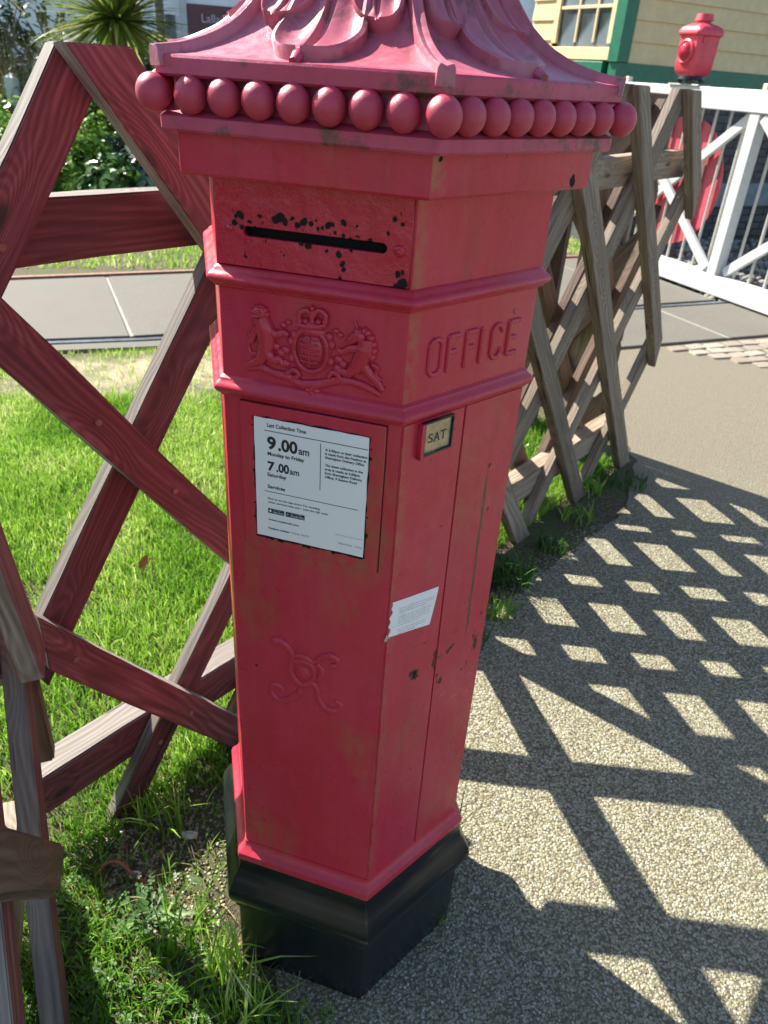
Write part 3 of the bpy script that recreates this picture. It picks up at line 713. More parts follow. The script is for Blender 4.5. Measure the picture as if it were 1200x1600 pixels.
def crest():
    q = []
    X = lambda u, v_: C(u, v_)
    def B(u, v_, rx, rz_, h, rot=0): x, z = X(u, v_); q.append(blob(fc, x, z, rx*1.12, rz_*1.12, h*1.2, rot))
    def T(L, r, h=.001): q.append(ftube(fc, [X(u, v_) for u, v_ in L], [k_*1.25 for k_ in r] if isinstance(r, list) else r*1.2, h))
    # garter oval and shield
    ox, oz = X(383, 605)
    q.append(ftube(fc, [(ox+.0215*math.cos(a), oz+.0265*math.sin(a)) for a in [R(20*i) for i in range(19)]], .0030, .0025))
    q.append(ftube(fc, [(ox+.0245*math.cos(a), oz+.0300*math.sin(a)) for a in [R(20*i) for i in range(19)]], .0016, .0012))
    q.append(blob(fc, ox, oz, .0168, .0225, .0075))
    for dz in (-.013, -.006, .001, .008, .014): q.append(ftube(fc, [(ox-.012, oz+dz), (ox, oz+dz-.001), (ox+.012, oz+dz)], .0011, .0068))
    q.append(ftube(fc, [(ox, oz-.018), (ox, oz+.018)], .0010, .0074))
    # helmet and crown
    B(385, 545, .017, .007, .006); B(388, 528, .014, .006, .0065)
    for u in (350, 368, 388, 408, 428): B(u, 512-abs(388-u)*.0, .0042, .0040, .0070)
    T([(346, 512), (350, 488), (372, 478), (388, 500)], .0026, .004); T([(430, 512), (428, 488), (405, 478), (388, 500)], .0026, .004)
    T([(388, 508), (388, 478)], .0024, .005); B(388, 472, .0034, .0036, .0065)
    T([(342, 522), (388, 530), (434, 522)], .0026, .005)
    # lion
    B(222, 492, .0095, .0100, .0085); B(222, 480, .0070, .0040, .0085)
    for a in range(9): B(222+21*math.cos(a*.7), 497+21*math.sin(a*.7), .0040, .0040, .0065)
    B(215, 500, .0045, .0035, .0100); B(229, 488, .0022, .0020, .0100)
    T([(222, 510), (235, 545), (240, 590), (225, 635)], [.0085, .0105, .0095, .0075], .001)
    T([(245, 545), (272, 560), (296, 552), (312, 560)], [.0050, .0042, .0034, .0028], .003)
    T([(212, 540), (196, 570), (190, 590)], [.0042, .0035, .0030], .003)
    T([(228, 625), (215, 650), (190, 662), (172, 672)], [.0072, .0055, .0040, .0030], .002)
    T([(240, 620), (262, 645), (280, 640), (292, 660)], [.0068, .0050, .0038, .0030], .002)
    T([(205, 630), (185, 625), (178, 600), (186, 580), (180, 560)], [.0030, .0022, .0020, .0022, .0030], .001)
    # unicorn
    T([(555, 560), (552, 595), (540, 630), (520, 660)], [.0080, .0100, .0090, .0070], .001)
    B(535, 550, .0075, .0095, .0080, .5); T([(535, 548), (512, 562), (496, 575)], [.0062, .0048, .0030], .003); T([(528, 540), (522, 518), (518, 505)], [.0018, .0012, .0007], .002)
    B(548, 532, .0028, .0045, .0080)
    for i, (u, v_) in enumerate([(556, 540), (567, 556), (575, 575), (578, 596), (574, 616)]): B(u, v_, .0055, .0050, .0065, i*.3)
    T([(535, 590), (508, 592), (486, 604), (470, 598)], [.0048, .0040, .0032, .0028], .003)
    T([(522, 652), (505, 672), (480, 668), (466, 680)], [.0068, .0050, .0038, .0030], .002)
    T([(545, 640), (566, 668), (590, 692), (612, 722)], [.0070, .0060, .0045, .0034], .001)
    T([(575, 640), (592, 650), (588, 672), (604, 690)], [.0026, .0024, .0022, .0030], .001)
    # ribbon and foliage below
    T([(170, 680), (215, 672), (262, 690), (310, 700), (350, 720), (390, 722), (430, 712), (470, 700), (510, 700), (560, 715), (605, 738)], [.0035, .0050, .0046, .0054, .0052, .0058, .0052, .0050, .0048, .0046, .0035], .0005)
    T([(300, 690), (330, 672), (345, 690), (325, 702)], .0026, .003); T([(440, 690), (455, 672), (475, 684), (465, 700)], .0026, .003)
    for (u, v_) in [(375, 738), (388, 748), (402, 740), (388, 734)]: B(u, v_, .0052, .0046, .0055)
    for (u, v_) in [(318, 580), (448, 585), (322, 635), (446, 640), (330, 560), (440, 560)]: B(u, v_, .0050, .0060, .0048)
    for (u, v_) in [(268, 600), (285, 620), (300, 610), (470, 630), (485, 645), (300, 655), (468, 660)]: B(u, v_, .0060, .0052, .0042)
    for (u, v_) in [(295, 530), (310, 520), (460, 540), (474, 552)]: B(u, v_, .0045, .0036, .0040)
    return link('royal_crest', mesh('crest', *join_vf(q)), RED_PLATE2, pb, 60)
RED_PLATE2 = red_paint('red_paint_crest', base=(.49, .020, .042), lump=.9, rough=.22)
crest()
# royal cipher on the shaft
fv = Face(0, slope_r(.85))
cv = [([(.0657, .897), (.0690, .905), (.076, .9065), (.0850, .902), (.0921, .893), (.098, .884)], [.0026, .0042, .0034, .0036, .0030, .0026]),
      ([(.098, .884), (.0957, .869), (.0935, .852), (.1000, .836), (.1132, .828), (.1275, .836), (.1338, .853), (.1290, .872), (.115, .878), (.1010, .872)], [.0030, .0026, .0028, .0034, .0036, .0030, .0024, .0028, .0034, .0030]),
      ([(.094, .882), (.105, .886), (.118, .887), (.1316, .881), (.145, .895), (.1602, .903), (.170, .898), (.1715, .888), (.163, .884)], [.0024, .0030, .0034, .0026, .0028, .0038, .0030, .0026, .0030]),
      ([(.1132, .828), (.1070, .808), (.0935, .790), (.0764, .781), (.0629, .787), (.0590, .798), (.0636, .811), (.0736, .812), (.0800, .804)], [.0024, .0030, .0036, .0034, .0028, .0026, .0034, .0030, .0022]),
      ([(.1186, .831), (.1300, .837), (.1375, .828), (.1405, .815), (.1464, .798), (.1600, .790), (.1754, .795), (.1790, .807), (.1700, .813)], [.0024, .0030, .0026, .0028, .0032, .0044, .0034, .0028, .0026]),
      ([(.1374, .880), (.1465, .868), (.1419, .850), (.1320, .840)], [.0022, .0030, .0030, .0022])]
link('royal_cipher', mesh('cipher', *join_vf([ftube(fv, p_, [q_*1.95 for q_ in r_], -.0008, 10, .75) for p_, r_ in cv]+[blob(fv, .1132, .852, .0130, .0150, .0040)])), RED_F, pb, 60)
dome('bolt_hole', Face(0, slope_r(.843)), .0342, .843, .0020, .0004, M['dark'], pb, .0002, 8)
# ---- front-right face: the name band, the door and its fittings
fb = Face(1, .2392)
def office():
    q = []; z0, z1 = 1.3555, 1.3990; r_ = .0034; hh = .0006
    xs_ = [.0385, .0720, .1045, .1335, .1550, .1890]; wd = [.0215, .0185, .0185, 0, .0195, .0205]
    def T(L, rr=r_): 
        for a, b in zip(L[:-1], L[1:]): q.append(tube_vf([fb.P(a[0], a[1], hh), fb.P(b[0], b[1], hh)], rr, 8, .9, up=fb.n))
        for a in L: q.append(blob(fb, a[0], a[1], rr, rr, rr*.9+hh, 0, 8, 3))
    def dz(x): return 0
    x, w_ = xs_[0], wd[0]; c_ = .006
    T([(x+c_, z1), (x+w_-c_, z1), (x+w_, z1-c_), (x+w_, z0+c_), (x+w_-c_, z0), (x+c_, z0), (x, z0+c_), (x, z1-c_), (x+c_, z1)])
    for i in (1, 2):
        x, w_ = xs_[i], wd[i]; T([(x, z0), (x, z1), (x+w_, z1)]); T([(x, (z0+z1)/2+.002), (x+w_*.72, (z0+z1)/2+.002)])
    x = xs_[3]; T([(x, z0), (x, z1)])
    x, w_ = xs_[4], wd[4]; T([(x+w_, z1-c_-.003), (x+w_, z1-c_), (x+w_-c_, z1), (x+c_, z1), (x, z1-c_), (x, z0+c_), (x+c_, z0), (x+w_-c_, z0), (x+w_, z0+c_), (x+w_, z0+c_+.004)])
    x, w_ = xs_[5], wd[5]; T([(x+w_, z1), (x, z1), (x, z0), (x+w_, z0)]); T([(x, (z0+z1)/2), (x+w_*.72, (z0+z1)/2)])
    return link('raised_lettering', mesh('office', *join_vf(q)), RED_R, pb, 60)
office()
dome('rivet', fb, .196, 1.412, .0035, .0015, RED_R, pb)
def face_panel(name, k, x0a, x1a, x0b, x1b, z0, z1, th, mat, nz=8):
    # slab following the slight batter of the shaft: a = bottom, b = top
    vs = []; fs = []
    for (z, xa, xb) in ((z0, x0a, x1a), (z1, x0b, x1b)):
        F_ = Face(k, slope_r(z)); vs += [F_.P(xa, z, -.001), F_.P(xb, z, -.001), F_.P(xb, z, th), F_.P(xa, z, th)]
    fs = [(0, 1, 2, 3), (4, 7, 6, 5), (3, 2, 6, 7), (1, 5, 6, 2), (0, 3, 7, 4)]
    bm = bmesh.new(); tm = mesh(name, vs, fs); bm.from_mesh(tm)
    bmesh.ops.recalc_face_normals(bm, faces=bm.faces)
    bmesh.ops.bevel(bm, geom=[e for e in bm.edges if abs((e.verts[0].co-e.verts[1].co).normalized().z) > .9], offset=.0009, segments=2, affect='EDGES')
    return link(name, bm_mesh(bm, name), mat, pb)
def seam(k, xa, xb, w_):
    vs = []
    for z, x in ((.380, xa), (1.298, xb)):
        F_ = Face(k, slope_r(z)); vs += [F_.P(x-w_, z, .0003), F_.P(x+w_, z, .0003)]
    link('door_gap', mesh('door_gap', vs, [(0, 1, 3, 2)]), M['dark'], pb)
seam(1, .1248, .1165, .0022)
flat_polys('frame_gap', Face(0, slope_r(1.19)+.0004), [rect(.0243, 1.0757, .2247, 1.2975)], .0011, M['dark'], pb)
d1 = face_panel('door', 1, .0025, .1238, .0025, .1155, .3790, 1.2985, .0026, RED_DOOR)
d2 = face_panel('side_panel', 1, .1258, .2415, .1175, .2375, .3790, 1.2985, .0026, RED_DOOR2)
fdo = Face(1, slope_r(1.27)+.0032)
curve_plate('tab_frame', fdo, [rect(.0345, 1.2490, .0912, 1.2965)], [rect(.0390, 1.2518, .0893, 1.2940)], -.0005, .0062, M['black'], pb, .0003)
curve_plate('tab_side', fdo, [rect(.0300, 1.2470, .0360, 1.2960)], [], -.0005, .0085, RED_F, pb, .0006)
tab = curve_plate('day_tab', fdo, [rect(.0400, 1.2515, .0890, 1.2940)], [], -.0004, .0030, M['brass'], pb, .0002)
text(fdo, 'S', .0475, .0560, 1.2655, .0125, .0030, K, tab); text(fdo, 'A', .0580, .0685, 1.2655, .0125, .0030, K, tab); text(fdo, 'T', .0700, .0805, 1.2655, .0125, .0030, K, tab)
flat_polys('serif', fdo, [rect(.0570, 1.2651, .0600, 1.2659), rect(.0662, 1.2651, .0697, 1.2659), rect(.0733, 1.2651, .0772, 1.2659), rect(.0698, 1.2755, .0705, 1.2780), rect(.0800, 1.2755, .0807, 1.2780)], .0031, K, tab)
# torn paper label
fl = Face(1, slope_r(.985)+.0032)
lp = [(.0085, 1.0270), (.0330, 1.0225), (.0700, 1.0165), (.1055, 1.0110), (.1050, 1.0020), (.1000, .9720), (.0945, .9435), (.0600, .9520), (.0250, .9600), (.0085, .9640), (.0050, .9680), (.0095, .9760), (.0040, .9840), (.0080, .9920), (.0050, 1.0000), (.0110, 1.0080), (.0075, 1.0160), (.0100, 1.0220)]
lab = curve_plate('torn_label', fl, [lp], [], .0001, .0007, M['paper'], pb, .0001)
curve_plate('label_scrap', fl, [[(.0060, .968), (.0020, .971), (-.0010, .9660), (-.0015, .9600), (.0030, .9585), (.0060, .9630), (.0085, .9600), (.0095, .9660)]], [], .0001, .0005, plain('dirty_paper', (.45, .40, .30), .7, .3, 300, .2), pb, .0001)
ls = []; rrl = random.Random(2)
for i in range(13):
    if i in (3, 9): continue
    z_ = 1.008-.0039*i; x = .024+.0008*i*0; xe = .096-.0012*i-(rrl.uniform(.01, .035) if i in (2, 8, 12) else 0)
    while x < xe:
        w_ = rrl.uniform(.002, .006); za = z_-.167*(x-.024)*.95; 
        ls.append([(x, za), (x+w_, za-.167*w_), (x+w_, za-.167*w_+.0008), (x, za+.0008)]); x += w_+.0012
flat_polys('small_print', fl, ls, .0009, M['ink_grey'], lab)
# keyhole
fk = Face(1, slope_r(.853)+.0034)
flat_polys('keyhole', fk, [[(.0726+.0028*math.cos(R(20*i)), .8560+.0040*math.sin(R(20*i))) for i in range(18)], rect(.0712, .8450, .0742, .8570)], .0003, M['dark'], pb)

# ------------------------------------------------------------------ lattice fences
def clip(poly, fn):
    out = []
    for i in range(len(poly)):
        a, b = poly[i], poly[(i+1) % len(poly)]; fa, fb_ = fn(a), fn(b)
        if fa >= 0: out.append(a)
        if fa*fb_ < 0: t_ = fa/(fa-fb_); out.append((a[0]+(b[0]-a[0])*t_, a[1]+(b[1]-a[1])*t_))
    return out
def board(name, poly, axis, frame, off0, off1, mat, parent, bev=.003, seed=0):
    """poly in (t,z) of the fence plane; axis = grain direction in (t,z); frame maps (t,off,z) to world"""
    cx = sum(p[0] for p in poly)/len(poly); cz = sum(p[1] for p in poly)/len(poly)
    ax = Vector(axis).normalized(); pr = Vector((-ax.y, ax.x)); rs_ = random.Random(seed+int(cx*1000))
    L = [((p[0]-cx)*ax.x+(p[1]-cz)*ax.y, (p[0]-cx)*pr.x+(p[1]-cz)*pr.y) for p in poly]
    bm = bmesh.new(); hw = (off1-off0)/2
    b_ = [bm.verts.new((x, y, -hw)) for x, y in L]; t_ = [bm.verts.new((x, y, hw)) for x, y in L]
    n = len(L); bm.faces.new(b_[::-1]); bm.faces.new(t_)
    for i in range(n): bm.faces.new((b_[i], b_[(i+1) % n], t_[(i+1) % n], t_[i]))
    bmesh.ops.recalc_face_normals(bm, faces=bm.faces)
    # slice along the grain and jitter so that the edges are not machine straight
    lo = min(x for x, y in L); hi = max(x for x, y in L); k = max(2, int((hi-lo)/.11))
    for i in range(1, k):
        x = lo+(hi-lo)*i/k
        bmesh.ops.bisect_plane(bm, geom=bm.verts[:]+bm.edges[:]+bm.faces[:], plane_co=(x, 0, 0), plane_no=(1, 0, 0))
    ph = rs_.uniform(0, 6); ph2 = rs_.uniform(0, 6)
    for v in bm.verts:
        v.co.y += .0035*math.sin(v.co.x*5+ph)+rs_.uniform(-.0010, .0010); v.co.z += .003*math.sin(v.co.x*3+ph2)
    bmesh.ops.bevel(bm, geom=[e for e in bm.edges if e.is_manifold and e.calc_face_angle(0) > .5], offset=bev, segments=2, affect='EDGES')
    me = bm_mesh(bm, name)
    o0 = frame(cx, (off0+off1)/2, cz); X = frame(cx+ax.x, (off0+off1)/2, cz+ax.y)-o0; Y = frame(cx+pr.x, (off0+off1)/2, cz+pr.y)-o0; Z = X.cross(Y)
    mw = Matrix(((X.x, Y.x, Z.x, o0.x), (X.y, Y.y, Z.y, o0.y), (X.z, Y.z, Z.z, o0.z), (0, 0, 0, 1)))
    o = link(name, me, mat, None, 30); o.parent = parent; o.matrix_parent_inverse = parent.matrix_world.inverted(); o.matrix_world = mw
    return o
LEAN = .73
def lattice(parent, frame, bs, ss, tmin, tmax, matf, zt=1.68, zb=-.03, bo=(-.02, .02), so_=(-.0565, -.0215), rails=((1.352, 1.456, -.115, -.0585), (.135, .250, -.135, -.0585))):
    for sgn, bands, (o0, o1) in ((-1, bs, bo), (1, ss, so_)):
        for band in bands:
            c0, c1 = band[:2]
            # t = c - sgn' * lean*z
            f_ = (lambda c, z: c-LEAN*z) if sgn < 0 else (lambda c, z: c+LEAN*z)
            poly = [(f_(c0, zb), zb), (f_(c1, zb), zb), (f_(c1, zt), zt), (f_(c0, zt), zt)]
            poly = clip(poly, lambda p: p[0]-tmin); poly = clip(poly, lambda p: tmax-p[0]) if len(poly) > 2 else poly
            if len(band) > 2 and len(poly) > 2:
                poly = clip(poly, lambda p: p[1]-band[2]); poly = clip(poly, lambda p: band[3]-p[1])
            if len(poly) < 3: continue
            ar = abs(sum(poly[i][0]*poly[(i+1) % len(poly)][1]-poly[(i+1) % len(poly)][0]*poly[i][1] for i in range(len(poly))))/2
            if ar < .004: continue
            board('plank', poly, (-LEAN, 1) if sgn < 0 else (LEAN, 1), frame, o0, o1, matf(sgn, (c0+c1)/2), parent, .0025, int(abs(c0)*977))
    for (z0, z1, o0, o1) in rails:
        board('rail', [(tmin+.01, z0), (tmax-.02, z0), (tmax-.02, z1), (tmin+.01, z1)], (1, 0), frame, o0, o1, matf(0, z0), parent, .003, int(z0*100))
fence = empty('lattice_fence', FW(1.5), 'long diamond lattice fence of weathered planks running behind the post box', 'fence')
bpy.context.view_layer.update()
bs = [(.370, .470), (.853, .952), (1.370, 1.480), (1.885, 1.99), (2.385, 2.49), (2.880, 3.000), (3.375, 3.475), (3.865, 3.965)]
ss = [(-1.075, -.972), (-.562, -.455), (-.005, .090, -.1, .66), (-.205, -.085, .885, 1.7), (.325, .445), (.865, .980), (1.40, 1.515), (1.97, 2.07), (2.52, 2.62)]
def mf(sgn, c):
    if sgn == 0: return M['wood_red']
    if sgn < 0: return M['wood_red'] if c < 1.7 else (M['wood_grey'] if c != 0 else None)
    return M['wood_red'] if c < .3 else M['wood_grey']
def main_mat(sgn, c):
    return mf(sgn, c)
# rails are two lengths: red near the box, grey beyond it
def frame_main(t_, off, z): return FW(t_, off, z)
lattice(fence, frame_main, bs, ss, -.07, 3.0, main_mat, rails=())
for (z0, z1, o0, o1) in ((1.352, 1.456, -.112, -.0585), (.135, .250, -.135, -.0585)):
    board('rail', [(-.125, z0), (1.20, z0), (1.20, z1), (-.125, z1)], (1, 0), frame_main, o0, o1, M['wood_red'], fence, .004, 3)
    board('rail', [(1.205, z0), (2.98, z0), (2.98, z1), (1.205, z1)], (1, 0), frame_main, o0, o1, M['wood_grey'], fence, .004, 8)
def bolt(t_, z, off):
    c_ = FW(t_, off, z); vs, fs = tube_vf([c_-Vector((PN.x, PN.y, 0))*.003, c_+Vector((PN.x, PN.y, 0))*.004], .0065, 8)
    o = link('bolt_head', mesh('bolt', vs, fs), M['rust'], None, 40); o.parent = fence; o.matrix_parent_inverse = fence.matrix_world.inverted()
for t_, z, off in ((.395, 1.405, .021), (.012, 1.40, -.020), (.105, 1.09, .021), (.235, .255, .021), (-.02, .60, .021), (.165, .175, -.020), (.252, .89, .021)): bolt(t_, z, off)
# second face of planks behind the rails, from a post onwards
for (c0, c1) in ((1.738, 1.848), (2.258, 2.368), (2.78, 2.88), (3.30, 3.40), (3.82, 3.92)):
    poly = clip([(c0+LEAN*.03, -.03), (c1+LEAN*.03, -.03), (c1-LEAN*1.64, 1.64), (c0-LEAN*1.64, 1.64)], lambda p: p[0]-1.20); poly = clip(poly, lambda p: 2.98-p[0])
    if len(poly) > 2: board('plank', poly, (-LEAN, 1), frame_main, -.195, -.158, M['wood_brown'], fence, .0025, int(c0*77))
for (c0, c1) in ((-.06, .05), (.465, .575), (1.02, 1.13), (1.55, 1.66), (2.08, 2.19)):
    poly = clip([(c0-LEAN*.03, -.03), (c1-LEAN*.03, -.03), (c1+LEAN*1.64, 1.64), (c0+LEAN*1.64, 1.64)], lambda p: p[0]-1.20); poly = clip(poly, lambda p: 2.98-p[0])
    if len(poly) > 2: board('plank', poly, (LEAN, 1), frame_main, -.157, -.120, M['wood_brown'], fence, .0025, int(c0*97))
board('post', [(1.19, -.05), (1.29, -.05), (1.29, 1.60), (1.19, 1.60)], (0, 1), frame_main, -.30, -.20, M['wood_brown'], fence, .004, 5)
# far return run
az3 = R(127.5); b0 = FW(2.93, -.16)
def frame3(t_, off, z): return Vector((b0.x+math.cos(az3)*t_-math.sin(az3)*off, b0.y+math.sin(az3)*t_+math.cos(az3)*off, z))
fence3 = empty('lattice_fence', frame3(.8, 0, 0), 'dark brown lattice fence run turning back from the far end of the long fence', 'fence'); bpy.context.view_layer.update()
lattice(fence3, frame3, [(.08+.56*i, .28+.56*i) for i in range(0, 6)], [(-1.2+.56*i, -1.0+.56*i) for i in range(0, 6)], .0, 1.75, lambda s_, c: M['wood_brown'], zt=1.66)
stick3 = [(.11, .33, 1.60, 'wood_grey', -.02), (.78, 1.0, 1.28, 'wood_brown', -.05), (.43, .62, 1.32, 'wood_brown', -.07), (1.14, 1.34, 1.3, 'wood_brown', -.06), (1.5, 1.68, 1.3, 'wood_brown', -.05)]
for (a_, b_, h_, mt_, of_) in stick3:
    board('post', [(a_, -.03), (b_, -.03), (b_, h_-.07), (b_-.05, h_), (a_+.05, h_), (a_, h_-.07)], (0, 1), frame3, of_-.10, of_-.05, M[mt_], fence3, .004, 12)
# near run on the left, coming towards the camera
az2 = R(-84); n0 = FW(-.115, -.02)
def frame2(t_, off, z): return Vector((n0.x+math.cos(az2)*t_-math.sin(az2)*off, n0.y+math.sin(az2)*t_+math.cos(az2)*off, z))
fence2 = empty('lattice_fence', frame2(.4, 0, 0), 'grey lattice fence run coming towards the camera at the left edge', 'fence'); bpy.context.view_layer.update()
lattice(fence2, frame2, [(.42, .52), (.92, 1.02), (1.42, 1.52)], [(-1.0, -.9), (-.52, -.42)], .0, .72, lambda s_, c: M['wood_red'] if s_ else M['wood_moss'], rails=())
for c0 in (.17, .68, 1.19):  # second plank face, both leans, added to throw more shade on the near grass
    poly = clip([(c0, 0), (c0+.10, 0), (c0+.10-LEAN*1.68, 1.68), (c0-LEAN*1.68, 1.68)], lambda p: p[0]); poly = clip(poly, lambda p: .72-p[0])
    if len(poly) > 2: board('plank', poly, (-LEAN, 1), frame2, -.21, -.17, M['wood_grey'], fence2, .003, int(c0*50))
for c0 in (-.76, -.25, .25):
    poly = clip([(c0, 0), (c0+.10, 0), (c0+.10+LEAN*1.68, 1.68), (c0+LEAN*1.68, 1.68)], lambda p: p[0]); poly = clip(poly, lambda p: .72-p[0])
    if len(poly) > 2: board('plank', poly, (LEAN, 1), frame2, -.165, -.125, M['wood_grey'], fence2, .003, int(c0*50))
for (z0, z1) in ((.12, .24), (1.34, 1.45)): board('rail', [(.0, z0), (.72, z0), (.72, z1), (.0, z1)], (1, 0), frame2, -.12, -.065, M['wood_grey'], fence2, .003, 9)
poly = clip([(-.005, .0), (.10, .0), (1.178, 1.6), (1.073, 1.6)], lambda p: p[1]-.43-.25*(p[0]-.36)); poly = clip(poly, lambda p: .98-p[0])
board('plank', poly, (LEAN, 1), frame2, .024, .060, M['wood_moss'], fence2, .008, 31)
def stick(name, p0, p1, wid, th, nrm, mat, parent, bev=.004):
    p0, p1 = Vector(p0), Vector(p1); X = (p1-p0); L = X.length; X.normalize(); Z = Vector(nrm); Z = (Z-X*Z.dot(X)).normalized(); Y = Z.cross(X)
    bm = bmesh.new(); box_bm(bm, (0, 0, 0), (L, wid, th), None, bev)
    c_ = (p0+p1)/2; o = link(name, bm_mesh(bm, name), mat, None, 30); o.parent = parent; o.matrix_parent_inverse = parent.matrix_world.inverted()
    o.matrix_world = Matrix(((X.x, Y.x, Z.x, c_.x), (X.y, Y.y, Z.y, c_.y), (X.z, Y.z, Z.z, c_.z), (0, 0, 0, 1))); return o
stick('plank', (-0.573, 0.087, 0.694), (-0.594, 0.055, 1.044), .085, .042, (.98, .1, .2), M['wood_red'], fence2)
board('post', [(-.045, .33), (.0, .33), (.0, .66), (-.045, .66)], (0, 1), frame2, -.02, .02, M['wood_brown'], fence2, .005, 35)

# ------------------------------------------------------------------ crossing gate
gate = empty('crossing_gate', (4.49, 5.19, 0), 'white railway crossing gate with cross braces and thin vertical bars', 'gate')
bpy.context.view_layer.update()
gaz = R(100); gd = Vector((math.cos(gaz), math.sin(gaz), 0)); gn = Vector((-math.sin(gaz), math.cos(gaz), 0))
G0 = Vector((4.49, 5.19, -.03))
if gn.dot(Vector((-1, -1, 0))) < 0: gn = -gn
def GM(h, z, n_=0.0): return G0+gd*h+gn*n_+Vector((0, 0, z))
def gbar(name, a, b, wid, dep, n_, mat, par=gate, bev=.006):
    A = GM(a[0], a[1], n_); B = GM(b[0], b[1], n_); X = (B-A); L = X.length; X.normalize(); Z = gn.copy(); Y = Z.cross(X)
    bm = bmesh.new(); box_bm(bm, (L/2, 0, 0), (L, wid, dep), None, bev)
    me = bm_mesh(bm, name); mw = Matrix(((X.x, Y.x, Z.x, A.x), (X.y, Y.y, Z.y, A.y), (X.z, Y.z, Z.z, A.z), (0, 0, 0, 1)))
    o = link(name, me, mat, None); o.parent = par; o.matrix_parent_inverse = par.matrix_world.inverted(); o.matrix_world = mw; return o
W_ = M['white_gate']
gbar('top_rail', (-3.7, 1.665), (1.97, 1.665), .17, .13, 0, W_)
gbar('bottom_rail', (-3.7, .155), (1.97, .155), .17, .13, 0, W_)
for h in (-3.57, -1.77, .03, 1.83):
    gbar('post', (h, .238), (h, 1.582), .115, .11, 0, W_)
    gbar('post_cap', (h, 1.75), (h, 1.80), .055, .055, 0, M['bar_cream'])
for h in (-3.57, -1.77, .03):
    gbar('brace', (h+.09, .27), (h+1.71, 1.55), .085, .045, .028, W_)
    gbar('brace', (h+.09, 1.55), (h+1.71, .27), .085, .045, -.020, W_)
barme = None
for k in range(-20, 11):
    if (k+20) % 10 == 0: continue
    o = gbar('bar', (.03+.18*k, .23), (.03+.18*k, 1.59), .026, .026, -.055 , M['bar_cream'], gate, .008)
# red disc
bm = bmesh.new(); bmesh.ops.create_cone(bm, cap_ends=True, segments=64, radius1=.575, radius2=.575, depth=.012)
o = link('target_disc', bm_mesh(bm, 'disc'), M['disc_red'], None, 30); o.parent = gate; o.matrix_parent_inverse = gate.matrix_world.inverted()
o.matrix_world = Matrix.Translation(GM(.90, .93, -.085)) @ gn.to_track_quat('Z', 'Y').to_matrix().to_4x4()

# ------------------------------------------------------------------ gate lamp
lp0 = GM(.95, 1.7505)
lamp = empty('gate_lamp', lp0, 'red square railway lamp with a bulging lens standing on top of the gate', 'lamp', rz=gaz)
RL = plain('lamp_red_paint', (.60, .055, .085), .42, .12, 14, .25)
def lpart(name, bm, mat=RL, smooth=35):
    return link(name, bm_mesh(bm, name), mat, lamp, smooth)
bm = bmesh.new(); box_bm(bm, (0, 0, .006), (.40, .16, .012), None, .003); lpart('base_plate', bm, M['bar_cream'])
bm = bmesh.new()
for sx in (-1, 1):
    for sy in (-1, 1): box_bm(bm, (sx*.09, sy*.05, .030), (.05, .04, .040), None, .004)
lpart('foot', bm, M['black'])
bm = bmesh.new(); bmesh.ops.create_cone(bm, cap_ends=True, segments=32, radius1=.125, radius2=.115, depth=.028, matrix=Matrix.Translation((0, 0, .062))); lpart('base_ring', bm, M['black'])
def sqloft(rings, seg=6):
    vs = []; fs = []; n = 0
    for (hx, z, r) in rings:
        ring = []
        for cx, cy, a0 in ((1, 1, 0), (-1, 1, 90), (-1, -1, 180), (1, -1, 270)):
            for i in range(seg):
                a = R(a0+90*i/(seg-1)); ring.append((cx*(hx-r)+r*math.cos(a), cy*(hx-r)+r*math.sin(a), z))
        n = len(ring); vs += ring
    for i in range(len(rings)-1):
        for k in range(n): fs.append((i*n+k, i*n+(k+1) % n, (i+1)*n+(k+1) % n, (i+1)*n+k))
    fs.append(tuple(range(n))[::-1]); fs.append(tuple(range((len(rings)-1)*n, len(rings)*n))); return vs, fs
link('body', mesh('lampbody', *sqloft([(.095, .076, .04), (.105, .090, .03), (.122, .125, .025), (.124, .20, .025), (.128, .40, .025)])), RL, lamp, 35)
link('roof', mesh('lamproof', *sqloft([(.130, .385, .03), (.146, .395, .035), (.148, .425, .035), (.136, .452, .045), (.105, .474, .05), (.070, .486, .05)])), RL, lamp, 40)
bm = bmesh.new(); bmesh.ops.create_cone(bm, cap_ends=True, segments=28, radius1=.068, radius2=.060, depth=.03, matrix=Matrix.Translation((0, 0, .494))); lpart('neck', bm)
bm = bmesh.new(); bmesh.ops.create_cone(bm, cap_ends=True, segments=28, radius1=.082, radius2=.070, depth=.052, matrix=Matrix.Translation((0, 0, .532))); lpart('chimney_cap', bm)
def lathe_x(prof, sgn, axis='y', n=28, z=.265):
    vs = []; fs = []
    for (r, d) in prof:
        for k in range(n):
            a = 2*math.pi*k/n; u, v_ = r*math.cos(a), r*math.sin(a)
            vs.append((u, sgn*d, z+v_) if axis == 'y' else (sgn*d, u, z+v_))
    for i in range(len(prof)-1):
        for k in range(n): fs.append((i*n+k, i*n+(k+1) % n, (i+1)*n+(k+1) % n, (i+1)*n+k))
    bm = bmesh.new(); tm = mesh('l', vs, fs); bm.from_mesh(tm); return bm_mesh(bm, 'l')
LENS = plain('red_glass', (.38, .02, .04), .08, .1, 10, .05)
for sg in (1, -1):
    link('lens_ring', lathe_x([(.098, .118), (.098, .142), (.085, .152), (.075, .148), (.070, .132)], sg), RL, lamp, 40)
    link('lens', lathe_x([(.076, .130), (.070, .152), (.050, .172), (.025, .181), (.0005, .183)], sg), LENS, lamp, 60)
bm = bmesh.new(); box_bm(bm, (-.134, .07, .36), (.012, .018, .05), None, .003); lpart('hasp', bm)
bm = bmesh.new(); box_bm(bm, (.0, .150, .41), (.24, .010, .02), None, .003); lpart('lip', bm)

